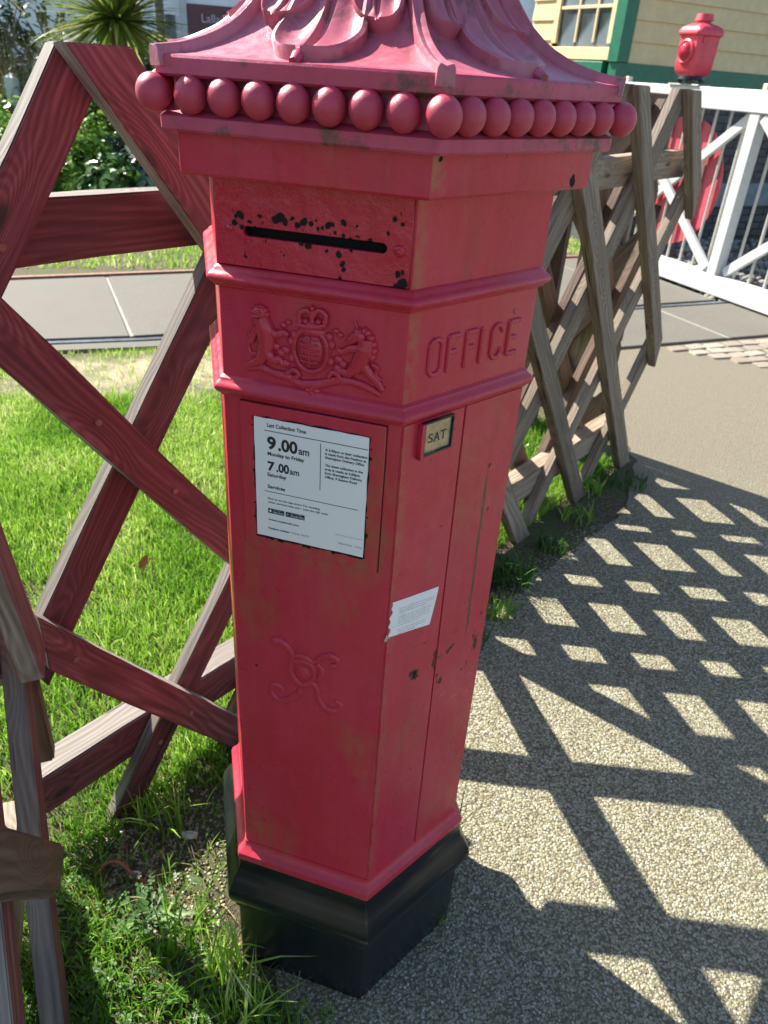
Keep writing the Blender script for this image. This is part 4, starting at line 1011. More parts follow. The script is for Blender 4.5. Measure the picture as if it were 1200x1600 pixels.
# ------------------------------------------------------------------ signal box
sb = empty('signal_box', (4.42, 7.59, 0), 'cream boarded signal box with green corner trim on a dark brick base', 'building'); bpy.context.view_layer.update()
sa = R(14); sx_ = Vector((math.cos(sa), math.sin(sa), 0)); sy_ = Vector((-math.sin(sa), math.cos(sa), 0)); SB0 = Vector((4.33, 7.61, -.045))
SBM = Matrix(((sx_.x, sy_.x, 0, SB0.x), (sx_.y, sy_.y, 0, SB0.y), (0, 0, 1, 0), (0, 0, 0, 1)))   # x along the front wall, y into the building
def sbox(name, c, s, mat, par=sb, bev=.004):
    bm = bmesh.new(); box_bm(bm, (0, 0, 0), s, None, bev); o = link(name, bm_mesh(bm, name), mat, None); o.parent = par
    o.matrix_parent_inverse = par.matrix_world.inverted(); o.matrix_world = SBM @ Matrix.Translation(c); return o
BL, BD, BH = 6.0, 1.62, 4.7
t = NT('blue_brick'); v = t.offs(t.obj(), 9); n = t.noise(v, 22, 5, .6)
c = t.mix(t.rand(), (.028, .034, .045), (.062, .062, .072)); c = t.mix(t.mapr(n, .4, .7, 0, .5), c, (.09, .075, .07)); M['brick'] = t.fin(c, .55, t.bump(n, .5, .004))
M['mortar'] = plain('dark_mortar', (.10, .10, .095), .9, .2)
t = NT('far_brick'); br = t.n('ShaderNodeTexBrick'); t.l(t.scale(t.obj(), (1, 1, 1), rot=(R(90), 0, 0)), br.inputs['Vector']); br.inputs['Scale'].default_value = 1
br.inputs['Brick Width'].default_value = .27; br.inputs['Row Height'].default_value = .09; br.inputs['Mortar Size'].default_value = .008
for i, cc in enumerate([(.03, .036, .048, 1), (.06, .06, .07, 1), (.10, .10, .095, 1)]): br.inputs[i+1].default_value = cc
M['brickwall'] = t.fin(br.outputs[0], .6)
base = sbox('brick_base', (BL/2, BD/2, .83), (BL-.03, BD-.03, 1.66), M['mortar'])
bricks = [None]*4
for i in range(4):
    bm = bmesh.new(); rr = random.Random(i+40); box_bm(bm, (0, 0, 0), (.255, .045, .078), None, 0)
    for v_ in bm.verts: v_.co += Vector([rr.uniform(-.002, .002) for _ in range(3)])
    bricks[i] = bm_mesh(bm, 'brick'); bricks[i].materials.append(M['brick'])
for row in range(17):
    z = .06+row*.09
    if .38 < z < .70: continue
    for k in range(12):
        x = .13+k*.267+(row % 2)*.133
        if x > 3.2: continue
        o = bpy.data.objects.new('brick', bricks[rnd.randrange(4)]); COL.objects.link(o); o.parent = base
        o.matrix_parent_inverse = base.matrix_world.inverted(); o.matrix_world = SBM @ Matrix.Translation((x, rnd.uniform(-.003, .003)+.004, z))
sbox('brick_courses', (4.62, -.002, .83), (2.76, .03, 1.60), M['brickwall'], base)
sbox('concrete_band', (BL/2, -.015, .545), (BL-.02, .07, .28), plain('band_concrete', (.20, .235, .26), .8, .15, 8, .3), base)
# green frame
sbox('sill_beam', (BL/2, .01, 1.80), (BL+.10, .14, .20), M['green'])
sbox('sill_beam', (-.01, BD/2+.08, 1.80), (.14, BD+.06-.20, .20), M['green'])
sbox('corner_post', (-.0, .0, 3.25), (.165, .165, 2.70), M['green'])
sbox('corner_post', (BL, .0, 3.25), (.165, .165, 2.70), M['green'])
sbox('upper_wall', (BL/2+.05, BD/2+.06, 3.25), (BL-.10, BD-.10, 2.68), M['dark'], sb)
bh = .200
def clap(L, flip=False):
    # wedge shaped clapboard, thick at the foot, x along the board, -y outwards
    vs = [(-L/2, 0, 0), (L/2, 0, 0), (L/2, -.032, 0), (-L/2, -.032, 0), (-L/2, 0, bh+.02), (L/2, 0, bh+.02), (L/2, -.010, bh+.02), (-L/2, -.010, bh+.02)]
    bm = bmesh.new(); tm = mesh('board', vs, [(0, 3, 2, 1), (4, 5, 6, 7), (3, 7, 6, 2), (0, 1, 5, 4), (1, 2, 6, 5), (0, 4, 7, 3)]); bm.from_mesh(tm); me = bm_mesh(bm, 'board'); me.materials.append(M['cream']); return me
cb = clap(BL-.17); z = 1.902; i = 0
while z < 4.5:
    o = bpy.data.objects.new('weatherboard', cb); COL.objects.link(o); o.parent = sb; o.matrix_parent_inverse = sb.matrix_world.inverted(); o.matrix_world = SBM @ Matrix.Translation((BL/2, .0, z)); z += bh; i += 1
# window wall (short side): local frame facing -x of the building
WL = 1.62
side = SBM @ Matrix.Translation((0, 0, 0)) @ Matrix.Rotation(R(-90), 4, 'Z')     # x -> -y building, y -> +x
def wbox(name, y, z, wy, wz, dep, out, mat, par=sb, bev=.003):
    return sbox(name, (-out+dep/2, y, z), (dep, wy, wz), mat, par, bev)
win = empty('window', SBM @ Vector((0, .7, 2.0))); win.parent = sb; win.matrix_parent_inverse = sb.matrix_world.inverted()
bpy.data.objects.remove(win)
winf = wbox('window', .63, 1.975, 1.06, .12, .06, .055, M['cream_win'])
for yy in (.14, 1.12): wbox('stile', yy, 2.80, .085, 1.46, .05, .050, M['cream_win'], winf)
for zz in (2.415, 2.79, 3.165, 3.54): wbox('glazing_bar', .63, zz, .89, .030, .03, .040, M['cream_win'], winf)
for yy in (.43, .745): wbox('glazing_bar', yy, 2.80, .030, 1.44, .026, .038, M['cream_win'], winf)
for i_, yy in enumerate((.30, .588, .92)):
    for zz in (2.2275, 2.6025, 2.9775, 3.3525): wbox('pane', yy, zz, .31, .375, .010, .018, M['glass'], winf)
cb2 = clap(BD-1.19); z = 1.902
while z < 4.5:
    o = bpy.data.objects.new('weatherboard', cb2); COL.objects.link(o); o.parent = sb; o.matrix_parent_inverse = sb.matrix_world.inverted()
    o.matrix_world = SBM @ Matrix.Translation((.0, 1.19+(BD-1.19)/2, z)) @ Matrix.Rotation(R(-90), 4, 'Z'); z += bh
sbox('roof', (BL/2, BD/2, 4.75), (BL+.8, BD+.9, .16), plain('slate_roof', (.08, .085, .095), .7, .2, 5))
# notice board with coloured lettering on the boards
nb = sbox('notice_board', (2.62, -.055, 2.93), (.86, .04, .36), M['black'])
sbox('notice_face', (2.62, -.078, 2.93), (.80, .012, .30), plain('notice_white', (.62, .66, .72), .4), nb)
sbox('notice_blue', (2.62, -.082, 2.825), (.80, .010, .09), plain('notice_blue', (.02, .06, .18), .4), nb)
cu = bpy.data.curves.new('lt', 'FONT'); cu.body = 'TA'; cu.size = .19; cu.extrude = .004
tmp = bpy.data.objects.new('tmp', cu); COL.objects.link(tmp); bpy.context.view_layer.update(); me = bpy.data.meshes.new_from_object(tmp.evaluated_get(bpy.context.evaluated_depsgraph_get())); bpy.data.objects.remove(tmp)
me.materials.clear(); me.materials.append(M['disc_red']); o = bpy.data.objects.new('lettering', me); COL.objects.link(o); o.parent = nb; o.matrix_parent_inverse = nb.matrix_world.inverted() if False else (SBM @ Matrix.Translation((2.62, -.055, 2.93))).inverted()
o.matrix_world = SBM @ Matrix.Translation((2.245, -.09, 2.885)) @ Matrix.Rotation(R(90), 4, 'X')

# ------------------------------------------------------------------ far white building, pole
wb = empty('white_building', (-1, 30, 0), 'white rendered building with a dark red shop sign far beyond the planting', 'building'); bpy.context.view_layer.update()
M['render'] = plain('weathered_white_render', (.80, .83, .84), .8, .12, 1.2, .2)
def ybox(name, c, s, mat, par, bev=.01):
    bm = bmesh.new(); box_bm(bm, (0, 0, 0), s, None, bev); o = link(name, bm_mesh(bm, name), mat, None); o.parent = par
    o.matrix_parent_inverse = Matrix.Translation(par.location).inverted() if par.type == 'EMPTY' else Matrix.Translation(par['c0']).inverted(); o.location = c; o['c0'] = c; return o
ybox('wall', (0, 33, 4), (30, 6, 8), M['render'], wb)
ybox('roof', (0, 33, 8.2), (31, 7, .4), plain('grey_roof', (.12, .12, .13), .8), wb)
sg_ = ybox('sign_board', (1.52, 29.93, 2.80), (3.4, .10, .82), plain('sign_maroon', (.13, .045, .06), .5), wb)
def world_text(s_, loc, size, mat, par, name='lettering', rz=0):
    cu = bpy.data.curves.new(name, 'FONT'); cu.body = s_; cu.size = size; cu.extrude = size*.03
    tmp = bpy.data.objects.new('tmp', cu); COL.objects.link(tmp); bpy.context.view_layer.update()
    me = bpy.data.meshes.new_from_object(tmp.evaluated_get(bpy.context.evaluated_depsgraph_get())); bpy.data.objects.remove(tmp)
    me.materials.clear(); o = link(name, me, mat, None); o.parent = par; o.location = loc; o.rotation_euler = (R(90), 0, rz); return o
lt = world_text('Lallans Jud', (2.3, 29.86, 3.15), .36, M['white_gate'], sg_); lt.location = (-1.25, -.075, -.10)
wd = ybox('window', (.35, 29.97, 1.98), (1.1, .12, .85), M['glass'], wb); ybox('window', (2.2, 29.97, 1.98), (1.6, .12, .85), M['glass'], wb)
ybox('window', (-.75, 29.97, 2.4), (.34, .12, .9), M['glass'], wb); ybox('pilaster', (-.3, 29.95, 2.4), (.22, .2, 4.8), M['white_gate'], wb)
pole = link('telegraph_pole', mesh('pole', *tube_vf([(-.92, 24, 0), (-.92, 24, 8)], [.13, .10], 14)), plain('pole_wood', (.13, .115, .09), .85, .2, 8), None, 60)
tag(pole, 'plain grey brown pole standing in front of the white building', 'pole')

# ------------------------------------------------------------------ vegetation
def leaf_mat(name, stops, rough=.45, trans=.35):
    t = NT(name); a = t.n('ShaderNodeAttribute', attribute_name='rnd'); c = t.ramp(a.outputs['Fac'], stops)
    t.fin(c, rough); tr = t.n('ShaderNodeBsdfTranslucent'); t.l(c, tr.inputs[0]) ; mx = t.n('ShaderNodeMixShader'); mx.inputs[0].default_value = trans
    t.l(t.b.outputs[0], mx.inputs[1]); t.l(tr.outputs[0], mx.inputs[2]); t.l(mx.outputs[0], t.out.inputs[0]); return t.m
M['grass'] = leaf_mat('grass_blade', [(0, (0.072, 0.180, 0.017)), (.35, (0.156, 0.348, 0.030)), (.65, (0.324, 0.516, 0.066)), (.88, (0.552, 0.660, 0.204)), (1, (0.720, 0.696, 0.408))], .24, .45)
M['dry'] = leaf_mat('dry_blade', [(0, (.20, .15, .07)), (.5, (.34, .27, .14)), (1, (.30, .33, .12))], .6, .3)
M['weed'] = leaf_mat('weed_leaf', [(0, (.025, .08, .014)), (.5, (.05, .14, .022)), (1, (.10, .21, .04))], .5, .3)
def blades(name, pts, h, wd, mat, lean=.6, bend=.5, zs=0.0, seed=1, rn=None):
    """grass blades as bent three-segment strips"""
    rg = np.random.default_rng(seed); n = len(pts)
    h = h*rg.uniform(.55, 1.35, n); wd = wd*rg.uniform(.7, 1.3, n); a = rg.uniform(0, 2*np.pi, n); ln = lean*rg.uniform(.1, 1, n)
    dx, dy = np.cos(a), np.sin(a); fx, fy = -dy, dx
    tw = rg.uniform(-1.2, 1.2, n); sx = fx*np.cos(tw)+dx*np.sin(tw); sy = fy*np.cos(tw)+dy*np.sin(tw)
    V = np.zeros((n, 7, 3)); lev = [0, .4, .75, 1.0]; ww = [1, .9, .6, 0]
    for j, (l, q) in enumerate(zip(lev, ww)):
        off = ln*h*(l**(1+bend*1.6)); zz = h*l*(1-.35*ln*l)
        cx = pts[:, 0]+dx*off; cy = pts[:, 1]+dy*off
        if j < 3:
            V[:, 2*j] = np.stack([cx-sx*wd*q/2, cy-sy*wd*q/2, zs+zz-.004*(j == 0)], 1); V[:, 2*j+1] = np.stack([cx+sx*wd*q/2, cy+sy*wd*q/2, zs+zz-.004*(j == 0)], 1)
        else: V[:, 6] = np.stack([cx, cy, zs+zz], 1)
    T = np.array([[0, 1, 3], [0, 3, 2], [2, 3, 5], [2, 5, 4], [4, 5, 6]])
    F = (T[None]+np.arange(n)[:, None, None]*7).reshape(-1, 3)
    me = npmesh(name, V.reshape(-1, 3), F, 3)
    r = rg.uniform(0, 1, n) if rn is None else np.clip(rn+rg.normal(0, .16, n), 0, 1)
    setattr_pt(me, 'rnd', r.repeat(7)); me.shade_smooth(); return link(name, me, mat)
def vnoise(x, y, sc, seed=0):
    rg = np.random.default_rng(seed); G_ = rg.uniform(0, 1, (64, 64)); X = x*sc; Y = y*sc; xi = np.floor(X).astype(int); yi = np.floor(Y).astype(int); fx = X-xi; fy = Y-yi
    fx = fx*fx*(3-2*fx); fy = fy*fy*(3-2*fy); g = lambda a, b: G_[a % 64, b % 64]
    return (g(xi, yi)*(1-fx)+g(xi+1, yi)*fx)*(1-fy)+(g(xi, yi+1)*(1-fx)+g(xi+1, yi+1)*fx)*fy
def side_of(x, y): return (x-P0.x)*PN.x+(y-P0.y)*PN.y     # >0 camera side of the fence
# lawn behind the fence
def lawn(n, x0, x1, y0, y1, seed):
    rg = np.random.default_rng(seed); x = rg.uniform(x0, x1, n); y = rg.uniform(y0, y1, n); return x, y
x, y = lawn(330000, -2.6, 2.2, .05, 4.0, 21)
dens = vnoise(x, y, 2.2, 3)*.6+vnoise(x, y, 7, 4)*.4
bareD = np.sqrt(((x+.70)*.55)**2+(y-3.45)**2)+.35*vnoise(x, y, 4, 9)
dist = np.sqrt((x+.22)**2+(y+1.04)**2)
keep = (side_of(x, y) < -.02) & (y < np.where(x > -.2, 4.11+.185*x, 4.07+.09*(x+.2))-.16) & (NR.uniform(0, 1, len(x)) < np.clip(dens*1.5+.1, .15, 1)*np.clip((bareD-.45)*3, .07, 1)*np.clip(1.25-(y-2.0)*.25, .45, 1))
keep &= ~((x > 1.5) & (y > 3.27+.17*x-.03)) & (x < 1.35+(3.6-y)*.25)
x, y = x[keep], y[keep]; p2 = np.stack([x, y], 1)
rn = .25+.55*vnoise(x, y, 3.1, 6)+np.clip((y-2.8)*.18, 0, .3)
hh = .046+.024*vnoise(x, y, 2.6, 8)-.006*np.clip(y-1.5, 0, 2.2)
sun_lawn = blades('lawn_grass', p2, hh, .0042, M['grass'], .75, .6, 0, 5, rn)
tag(sun_lawn, 'bright green lawn of short glossy grass behind the fence', None, kind='stuff')
# far verge
x, y = lawn(26000, -6, 5, 6.1, 9.2, 31); k_ = y > 6.03+.2*x+.15
tag(blades('verge_grass', np.stack([x[k_], y[k_]], 1), .05, .012, M['grass'], .6, .5, 0, 6, .5+.3*vnoise(x[k_], y[k_], 2, 2)), 'strip of short grass on the far side of the crossing', None, kind='stuff')
# rough grass and soil on the near side, left of the box
x, y = lawn(26000, -.95, .05, -.62, .62, 41)
md = vnoise(x, y, 6, 12)
inside = (np.sqrt(x**2+y**2) > .285) & (x < -.13-.06*np.sin(y*9)+.05*(y < -.25)) & (y < .55)
gravel = (np.hypot((x+.34)/.20, (y-.12)/.20) < 1.0)
keep = inside & (NR.uniform(0, 1, len(x)) < np.clip(md*1.2-.12, .03, .95)*np.where(gravel, .10, 1)) & (side_of(x, y) > -.06)
x, y = x[keep], y[keep]
tag(blades('rough_grass', np.stack([x, y], 1), .052, .0042, M['grass'], .9, .7, 0, 7, .12+.4*vnoise(x, y, 5, 13)), 'rough uncut grass between the near fence and the post box', None, kind='stuff')
x, y = lawn(900, -.75, -.12, -.5, .45, 43); k_ = (vnoise(x, y, 5, 14) > .45)
tag(blades('dry_grass', np.stack([x[k_], y[k_]], 1), .05, .0022, M['dry'], 2.2, .3, .002, 8), 'dead straw coloured grass stems scattered over the soil by the box', None, kind='stuff')
# long tufts
def tuft(name, cx, cy, n, r, h, wd, label, seed, mat='grass', lean=.9, rn=.45, group=None):
    rg = np.random.default_rng(seed); a = rg.uniform(0, 6.28, n); q = r*np.sqrt(rg.uniform(0, 1, n))
    o = blades(name, np.stack([cx+q*np.cos(a), cy+q*np.sin(a)], 1)-np.array([cx, cy]), h, wd, M[mat], lean, .8, 0, seed, np.full(n, rn)); o.location = (cx, cy, 0)
    return tag(o, label, 'grass tuft', group)
tuft('grass_tuft', -.275, -.16, 46, .045, .17, .0055, 'tall bright grass tuft against the left side of the black plinth', 51, rn=.62)
tuft('grass_tuft', -.24, -.255, 40, .045, .12, .005, 'yellow green grass tuft at the front left foot of the plinth', 52, rn=.72)
tuft('grass_tuft', -.36, -.06, 34, .06, .15, .0055, 'long dark grass tuft in the shade left of the plinth', 53, rn=.25)
tuft('grass_tuft', .27, .02, 12, .022, .17, .0045, 'thin grass blades rising beside the right corner of the plinth', 54, rn=.2, lean=.6)
tuft('grass_tuft', .21, -.13, 16, .02, .07, .003, 'short wispy grass at the front right corner of the plinth', 55, rn=.2)
tuft('grass_tuft', -.40, .26, 60, .07, .12, .005, 'grass tuft by the foot of a red plank', 56, rn=.5)
for i, (tt, off, n, r, h, lb) in enumerate([(1.62, .12, 150, .10, .13, 'dark green weeds at the fence foot just right of the box'), (1.42, .2, 80, .07, .07, 'low green weeds on soil near the box edge'), (1.95, .14, 70, .06, .09, 'small weed clump under the second fence plank'), (2.25, .10, 60, .07, .08, 'small weed clump between two fence planks'), (2.75, .10, 80, .11, .06, 'low grass clump at the far foot of the fence'), (2.52, .02, 60, .07, .09, 'mossy grass clump beside the bottom rail'), (1.2, .2, 60, .10, .06, 'shaded grass clump hidden beside the box')]):
    q = FW(tt, off); tuft('grass_tuft', q.x, q.y, n, r, h, .006, lb, 60+i, 'weed' if i % 2 == 0 else 'grass', 1.0, .35)
def broadleaf(name, cx, cy, n, L, wd, label, seed, z=0.0, mat='weed', up=.45, group=None, lobes=0, rnv=None):
    rg = random.Random(seed); V = []; F = []; rv = []
    for i in range(n):
        a = rg.uniform(0, 6.28); l = L*.8*rg.uniform(.5, 1.2); w_ = wd*.62*rg.uniform(.6, 1.2); el = up*rg.uniform(.4, 1.4); ro = rg.uniform(0, L*.15); m = 9; r_ = rg.random()
        b = len(V)
        for j in range(m+1):
            t_ = j/m; d = ro+l*t_*math.cos(el*.8); zz = z+l*(math.sin(el)*t_-.55*math.sin(el)*t_*t_)+.004
            ww = w_*math.sin(math.pi*min(1, t_**.8*.96+.04))**.8*(1+(.45*(1 if j % 2 else -1) if lobes else 0))
            for sgn, dzz in ((-1, .18), (0, 0), (1, .18)):
                V.append((d*math.cos(a)-sgn*ww/2*math.sin(a), d*math.sin(a)+sgn*ww/2*math.cos(a), zz+dzz*ww)); rv.append(r_)
        for j in range(m):
            for q in (0, 1): F.append((b+j*3+q, b+j*3+q+1, b+j*3+q+4, b+j*3+q+3))
    me = mesh(name, V, F); setattr_pt(me, 'rnd', rv); me.shade_smooth(); o = link(name, me, M[mat]); o.location = (cx, cy, 0)
    return tag(o, label, 'weed', group)
WL_ = [(-.44, -.02, 11, .13, .030, 1, 'dandelion rosette with toothed leaves beside the red plank foot'), (-.33, -.20, 12, .12, .026, 0, 'ribwort weed with long smooth leaves near the plinth'), (-.50, -.20, 13, .13, .030, 1, 'toothed dandelion rosette beside the near fence planks'),
       (-.38, -.33, 14, .10, .034, 0, 'broad leaved weed in the shade below the box'), (-.28, -.40, 12, .09, .036, 0, 'round leaved weed at the bottom edge of the lawn'), (-.47, -.36, 12, .11, .030, 1, 'toothed weed by the bottom left planks'), (-.20, -.44, 9, .06, .03, 0, 'small bright weed at the edge of the pebbles'), (-.40, -.47, 12, .10, .032, 0, 'leafy weed at the very bottom left')]
for i, (a, b, n, L, wd, lo, lb) in enumerate(WL_): broadleaf('weed', a, b, n+7, L, wd, lb, 80+i, lobes=lo)
rgc = np.random.default_rng(90)
def clover(name, x, y, s, label, mat='weed', z0=.012, z1=.045):
    n = len(x); V = []; F = []; rv = []
    for i in range(n):
        h = rgc.uniform(z0, z1); r_ = rgc.random(); ti = rgc.uniform(-.4, .4, 2)
        for k in range(3):
            a = rgc.uniform(0, .4)+k*2.094; b = len(V); q = s[i]
            for (u, v_) in ((0, 0), (.55, .42), (1.0, .30), (1.05, -.0), (1.0, -.30), (.55, -.42)):
                X = q*(u*math.cos(a)-v_*math.sin(a)); Y = q*(u*math.sin(a)+v_*math.cos(a)); V.append((x[i]+X, y[i]+Y, h+X*ti[0]+Y*ti[1])); rv.append(r_)
            F.append(tuple(range(b, b+6)))
    me = mesh(name, V, F); setattr_pt(me, 'rnd', rv); o = link(name, me, M[mat]); return tag(o, label, None, kind='stuff')
x = rgc.uniform(-.75, -.12, 900); y = rgc.uniform(-.6, .3, 900); k_ = (np.hypot(x, y) > .30) & (vnoise(x, y, 7, 15) > .48) & (side_of(x, y) > 0)
clover('clover', x[k_], y[k_], rgc.uniform(.005, .011, k_.sum()), 'small clover leaves carpeting the shaded ground left of the box')
# fallen leaf, stone chips
lf = mesh('leaf', [(0, 0, 0), (.018, .012, .006), (.035, .010, .010), (.052, 0, .004), (.035, -.012, .008), (.018, -.011, .004), (.026, 0, .001)], [(0, 6, 1), (1, 6, 2), (2, 6, 3), (3, 6, 4), (4, 6, 5), (5, 6, 0)])
o = link('fallen_leaf', lf, plain('brown_leaf', (.33, .12, .03), .6, .2, 60), None); o.location = (-.52, 1.30, .045); o.rotation_euler = (.6, -.5, 1.0); o.scale = (1.3, 1.3, 1.3)
tag(o, 'single orange brown leaf lying on the sunlit lawn', 'leaf')
def chip(loc, s_, col, label, seed):
    V = IV*(1+np.random.default_rng(seed).uniform(-.25, .25, (len(IV), 1)))*np.array(s_); me = mesh('chip', V, IF)
    o = link('stone', me, plain('chip_%d' % seed, col, .7, .15, 50)); o.location = loc; tag(o, label, 'stone')
chip((-.345, .185, .008), (.022, .016, .008), (.62, .60, .56), 'flat pale stone lying on bare gravelly soil left of the plinth', 1)
chip((-.47, .10, .006), (.018, .011, .006), (.66, .66, .64), 'white stone chip beside the foot of a red plank', 2)
root = link('dead_stem', mesh('root', *tube_vf(catmull([(-.56, .11, .01), (-.53, .13, .025), (-.50, .12, .03), (-.47, .09, .022), (-.44, .07, .01)], 5), .0045, 8)), plain('red_stem', (.30, .09, .05), .6), None, 60)
tag(root, 'curled reddish brown dead stem on the soil', 'stem')
# pebbles
M['pebble'] = attr_mat('pebble', [(0, (0.063, 0.050, 0.033)), (.12, (0.128, 0.101, 0.052)), (.3, (0.217, 0.185, 0.097)), (.5, (0.287, 0.266, 0.155)), (.7, (0.319, 0.309, 0.206)), (.88, (0.383, 0.383, 0.297)), (.97, (0.459, 0.484, 0.445)), (1, (0.211, 0.114, 0.077))], .55, 1.0, 400)
n = 84000
x = NR.uniform(-.16, 1.45, n); y = NR.uniform(-.62, 1.45, n); dd = np.hypot(x, y)
keep = (dd > .255) & (side_of(x, y) > .10+.05*vnoise(x, y, 9, 3)) & (NR.uniform(0, 1, n) < np.clip((side_of(x, y)-.08)/.12, .0, 1)**.7) & (x > -.15-.03*(y > 0)+.02*vnoise(x, y, 12, 5)) & (NR.uniform(0, 1, n) < np.clip(1.25-(y-.3)*.6, .25, 1))
p2 = np.stack([x[keep], y[keep]], 1)
tag(stones('path_pebbles', p2, .0033, np.full(len(p2), .0025), .62, M['pebble'], .16, (.5, .95), .34), 'small tan and white pebbles set in the path surface', None, kind='stuff')
x = NR.uniform(-.60, -.12, 5200); y = NR.uniform(-.5, .42, 5200); k_ = (np.hypot((x+.36)/.22, (y-.13)/.20) < 1+.4*vnoise(x, y, 8, 2)-.2) | ((x > -.30) & (y < -.30))
p2 = np.stack([x[k_], y[k_]], 1); k2 = np.hypot(p2[:, 0], p2[:, 1]) > .265
tag(stones('loose_gravel', p2[k2], .0042, np.full(k2.sum(), .0), .65, M['pebble'], .18), 'loose tan gravel on the bare soil left of the plinth', None, kind='stuff')

# shrubs beyond the crossing: each one a mound of leaves round a few stems
def shrub(name, cx, cy, rx, ry, h, nleaf, lsize, mat, label, seed, z0=0.0, big=False):
    root = empty(name, (cx, cy, 0), label, 'shrub', 'shrubs beyond the crossing')
    rg = np.random.default_rng(seed); V = []; n = nleaf
    a = rg.uniform(0, 2*np.pi, n); ct = rg.uniform(-.15, 1, n); st = np.sqrt(1-ct**2); rr = rg.uniform(.55, 1, n)**.5*(1+.18*np.sin(3*a+seed)+.12*np.sin(7*a)+rg.normal(0, .07, n))
    cl = vnoise(a*2.5, ct*4, 1.5, seed); rr = rr*(.82+.3*cl)
    C_ = np.stack([rx*rr*st*np.cos(a), ry*rr*st*np.sin(a), z0+h*np.clip(.05+rr*ct, 0, 2)*.95], 1)
    nrm = np.stack([st*np.cos(a), st*np.sin(a), ct+.5], 1)+rg.normal(0, .5, (n, 3)); nrm /= np.linalg.norm(nrm, axis=1)[:, None]
    t1 = np.cross(nrm, rg.normal(0, 1, (n, 3))); t1 /= np.linalg.norm(t1, axis=1)[:, None]; t2 = np.cross(nrm, t1); s_ = lsize*rg.uniform(.6, 1.3, (n, 1))
    P_ = [C_-t1*s_, C_-t1*s_*.3+t2*s_*.42, C_+t1*s_*.5+t2*s_*.34, C_+t1*s_*1.1-nrm*s_*.25, C_+t1*s_*.5-t2*s_*.34, C_-t1*s_*.3-t2*s_*.42]
    W = np.stack(P_, 1).reshape(-1, 3); F = np.arange(n*6).reshape(n, 6)
    me = npmesh('foliage', W, F, 6); setattr_pt(me, 'rnd', np.clip(.15+.6*cl+rg.normal(0, .18, n), 0, 1).repeat(6))
    link('foliage', me, mat, root)
    st_ = [tube_vf([(0, 0, 0), (rx*.3*math.cos(k*1.7), ry*.3*math.sin(k*1.7), h*.5), (rx*.55*math.cos(k*1.7), ry*.55*math.sin(k*1.7), h*.85)], [.025, .016, .008], 6) for k in range(5)]
    link('stems', mesh('stems', *join_vf(st_)), M['wood_brown'], root, 60); return root
M['leaf_a'] = leaf_mat('shrub_leaf_dark', [(0, (.03, .08, .016)), (.5, (.07, .17, .03)), (1, (.18, .32, .07))], .3, .35)
M['leaf_b'] = leaf_mat('shrub_leaf_bright', [(0, (.07, .17, .02)), (.5, (.18, .36, .04)), (1, (.38, .52, .10))], .35, .42)
M['leaf_c'] = leaf_mat('shrub_leaf_blue', [(0, (.035, .075, .055)), (.5, (.07, .14, .10)), (1, (.20, .27, .20))], .4, .25)
M['leaf_d'] = leaf_mat('hedge_leaf', [(0, (.012, .032, .008)), (.5, (.026, .065, .014)), (1, (.06, .12, .03))], .45, .2)
SH = [(-1.75, 10.3, .75, .6, .95, 2600, .055, 'leaf_b', 'bright green leafy shrub seen in the gap under the fence apex'), (-.85, 10.0, .60, .5, .80, 1500, .085, 'leaf_c', 'blue green shrub with large rounded leaves seen beside the sloping plank'),
      (-1.25, 9.6, .55, .45, .50, 1100, .075, 'leaf_a', 'low dark glossy shrub at the front of the bed'), (-2.7, 9.9, .7, .6, 1.10, 2400, .05, 'leaf_b', 'yellow green shrub at the left edge behind the fence'), (-.2, 10.3, .7, .6, 1.05, 2000, .06, 'leaf_a', 'dark shrub half hidden by the post box'),
      (-1.3, 11.3, .9, .6, 1.45, 3200, .05, 'leaf_a', 'taller dark shrub at the back of the bed'), (-2.2, 11.8, .8, .6, 1.55, 2600, .05, 'leaf_c', 'grey green bush at the back left of the bed'), (-3.5, 11.2, .8, .7, 1.5, 2600, .05, 'leaf_b', 'pale bushy shrub beyond the left edge'), (.9, 11.0, .9, .7, 1.2, 2000, .06, 'leaf_a', 'dark shrub hidden mostly by the box')]
for i, (a, b, rx, ry, h, nl, ls_, m_, lb) in enumerate(SH): shrub('shrub', a, b, rx, ry, h, nl, ls_, M[m_], lb, 200+i)
def hedge(name, cx, cy, rx, ry, h, n, ls_, mat, label, seed): return shrub(name, cx, cy, rx, ry, h, n, ls_, mat, label, seed)
hedge('hedge', -1.5, 14.0, 1.5, .8, 2.0, 6000, .07, M['leaf_d'], 'dark evergreen hedge behind the spiky palm', 301)
hedge('hedge', -3.9, 15.0, 1.9, .9, 2.7, 7000, .08, M['leaf_d'], 'tall dark hedge mass at the upper left', 302)
hedge('hedge', -7.5, 16.0, 2.4, 1.0, 3.2, 6000, .09, M['leaf_d'], 'dark hedge beyond the left edge of the view', 303)
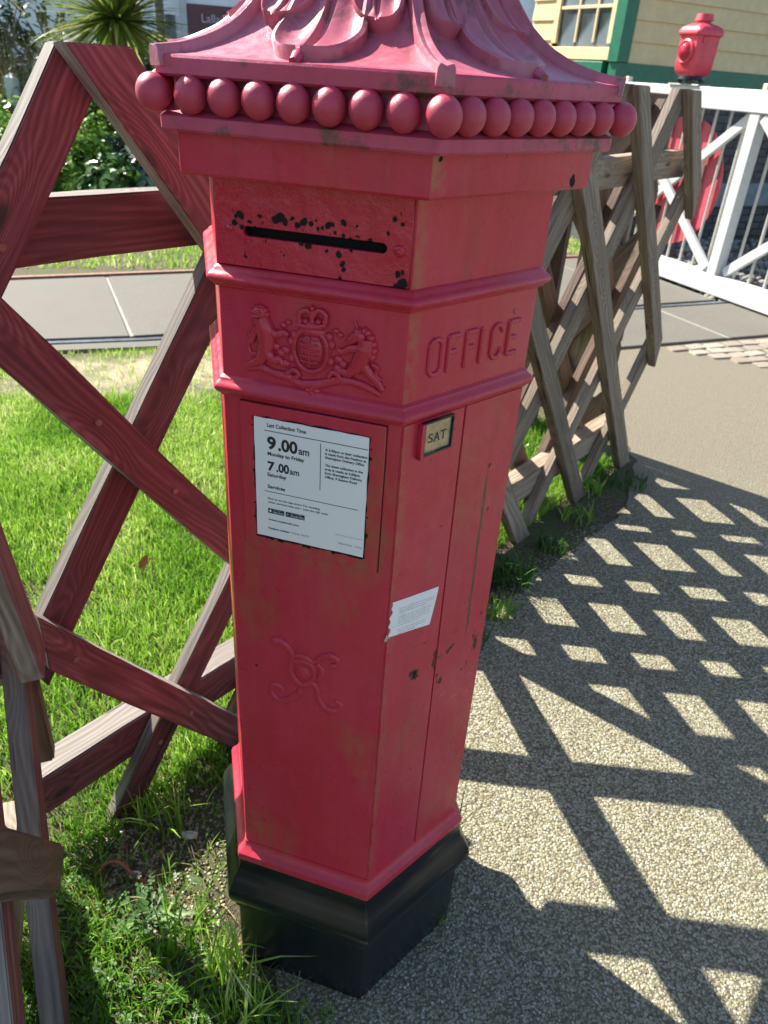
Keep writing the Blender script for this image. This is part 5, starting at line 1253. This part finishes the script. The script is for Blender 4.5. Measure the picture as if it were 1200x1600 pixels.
# tall dry grass heads
def reed(name, cx, cy, h, n, label, seed):
    root = empty(name, (cx, cy, 0), label, 'ornamental grass'); rg = np.random.default_rng(seed)
    o = blades('leaves', rg.normal(0, .07, (n, 2)), h, .014, M['dry'], .55, .7, 0, seed); o.parent = root
    q = [tube_vf([(0, 0, 0), (rg.uniform(-.1, .1), rg.uniform(-.1, .1), h*.7), (rg.uniform(-.3, .3), rg.uniform(-.3, .3), h*1.25)], [.007, .005, .012], 5) for _ in range(9)]
    link('stalks', mesh('stalks', *join_vf(q)), M['dry'], root)
reed('pampas_grass', -2.75, 12.2, 1.55, 420, 'dry straw coloured grass clump at the upper left', 401)
reed('pampas_grass', -2.25, 12.9, 1.7, 380, 'second dry grass clump nearer the palm', 402)
chip((-2.62, 11.6, 1.15), (.10, .10, .24), (.52, .55, .56), 'smooth grey white boulder among the plants at the left edge', 9)
# spiky cabbage palms
def cordyline(cx, cy, h, L, n, label, seed, split=None):
    root = empty('cabbage_palm', (cx, cy, 0), label, 'palm'); rg = random.Random(seed)
    link('trunk', mesh('trunk', *tube_vf([(0, 0, 0), (.03, 0, h*.5), (0, .02, h)], [.13, .10, .09], 12)), M['palm_bark'], root, 60)
    V = []; F = []; rv = []
    for i in range(n):
        a = rg.uniform(0, 6.28); el = rg.uniform(-.55, 1.35); l = L*rg.uniform(.75, 1.1); w_ = .050*rg.uniform(.7, 1.2); b = len(V); m = 6; droop = rg.uniform(.1, .5)*(1.2-abs(el)*.5); r_ = rg.random()*.8+(.2 if el < 0 else 0)
        for j in range(m+1):
            t_ = j/m; d = .06+l*t_*math.cos(el); zz = h+l*t_*math.sin(el)-droop*l*t_*t_*.6; ww = w_*(1-t_)**.7*(.6+.8*min(1, t_*4))*.6
            for s_ in (-1, 0, 1): V.append((d*math.cos(a)-s_*ww*math.sin(a), d*math.sin(a)+s_*ww*math.cos(a), zz+abs(s_)*ww*.35)); rv.append(min(1, r_))
        for j in range(m):
            for q in (0, 1): F.append((b+j*3+q, b+j*3+q+1, b+j*3+q+4, b+j*3+q+3))
    me = mesh('crown', V, F); setattr_pt(me, 'rnd', rv); me.shade_smooth(); link('crown', me, M['palm_leaf'], root); return root
M['palm_bark'] = plain('palm_bark', (.12, .10, .08), .9, .35, 25, .8)
M['palm_leaf'] = leaf_mat('palm_leaf', [(0, (.05, .11, .02)), (.4, (.14, .22, .035)), (.75, (.34, .38, .07)), (1, (.55, .52, .15))], .3, .4)
cordyline(-1.12, 11.2, 2.02, 1.05, 300, 'spiky cabbage palm with sword leaves above the fence apex', 501)
cordyline(-.98, 12.3, 3.6, 1.1, 160, 'taller cabbage palm trunk rising out of the top of the frame', 502)
cordyline(-3.3, 13.4, 2.6, 1.0, 150, 'dull green spiky palm at the far upper left', 503)
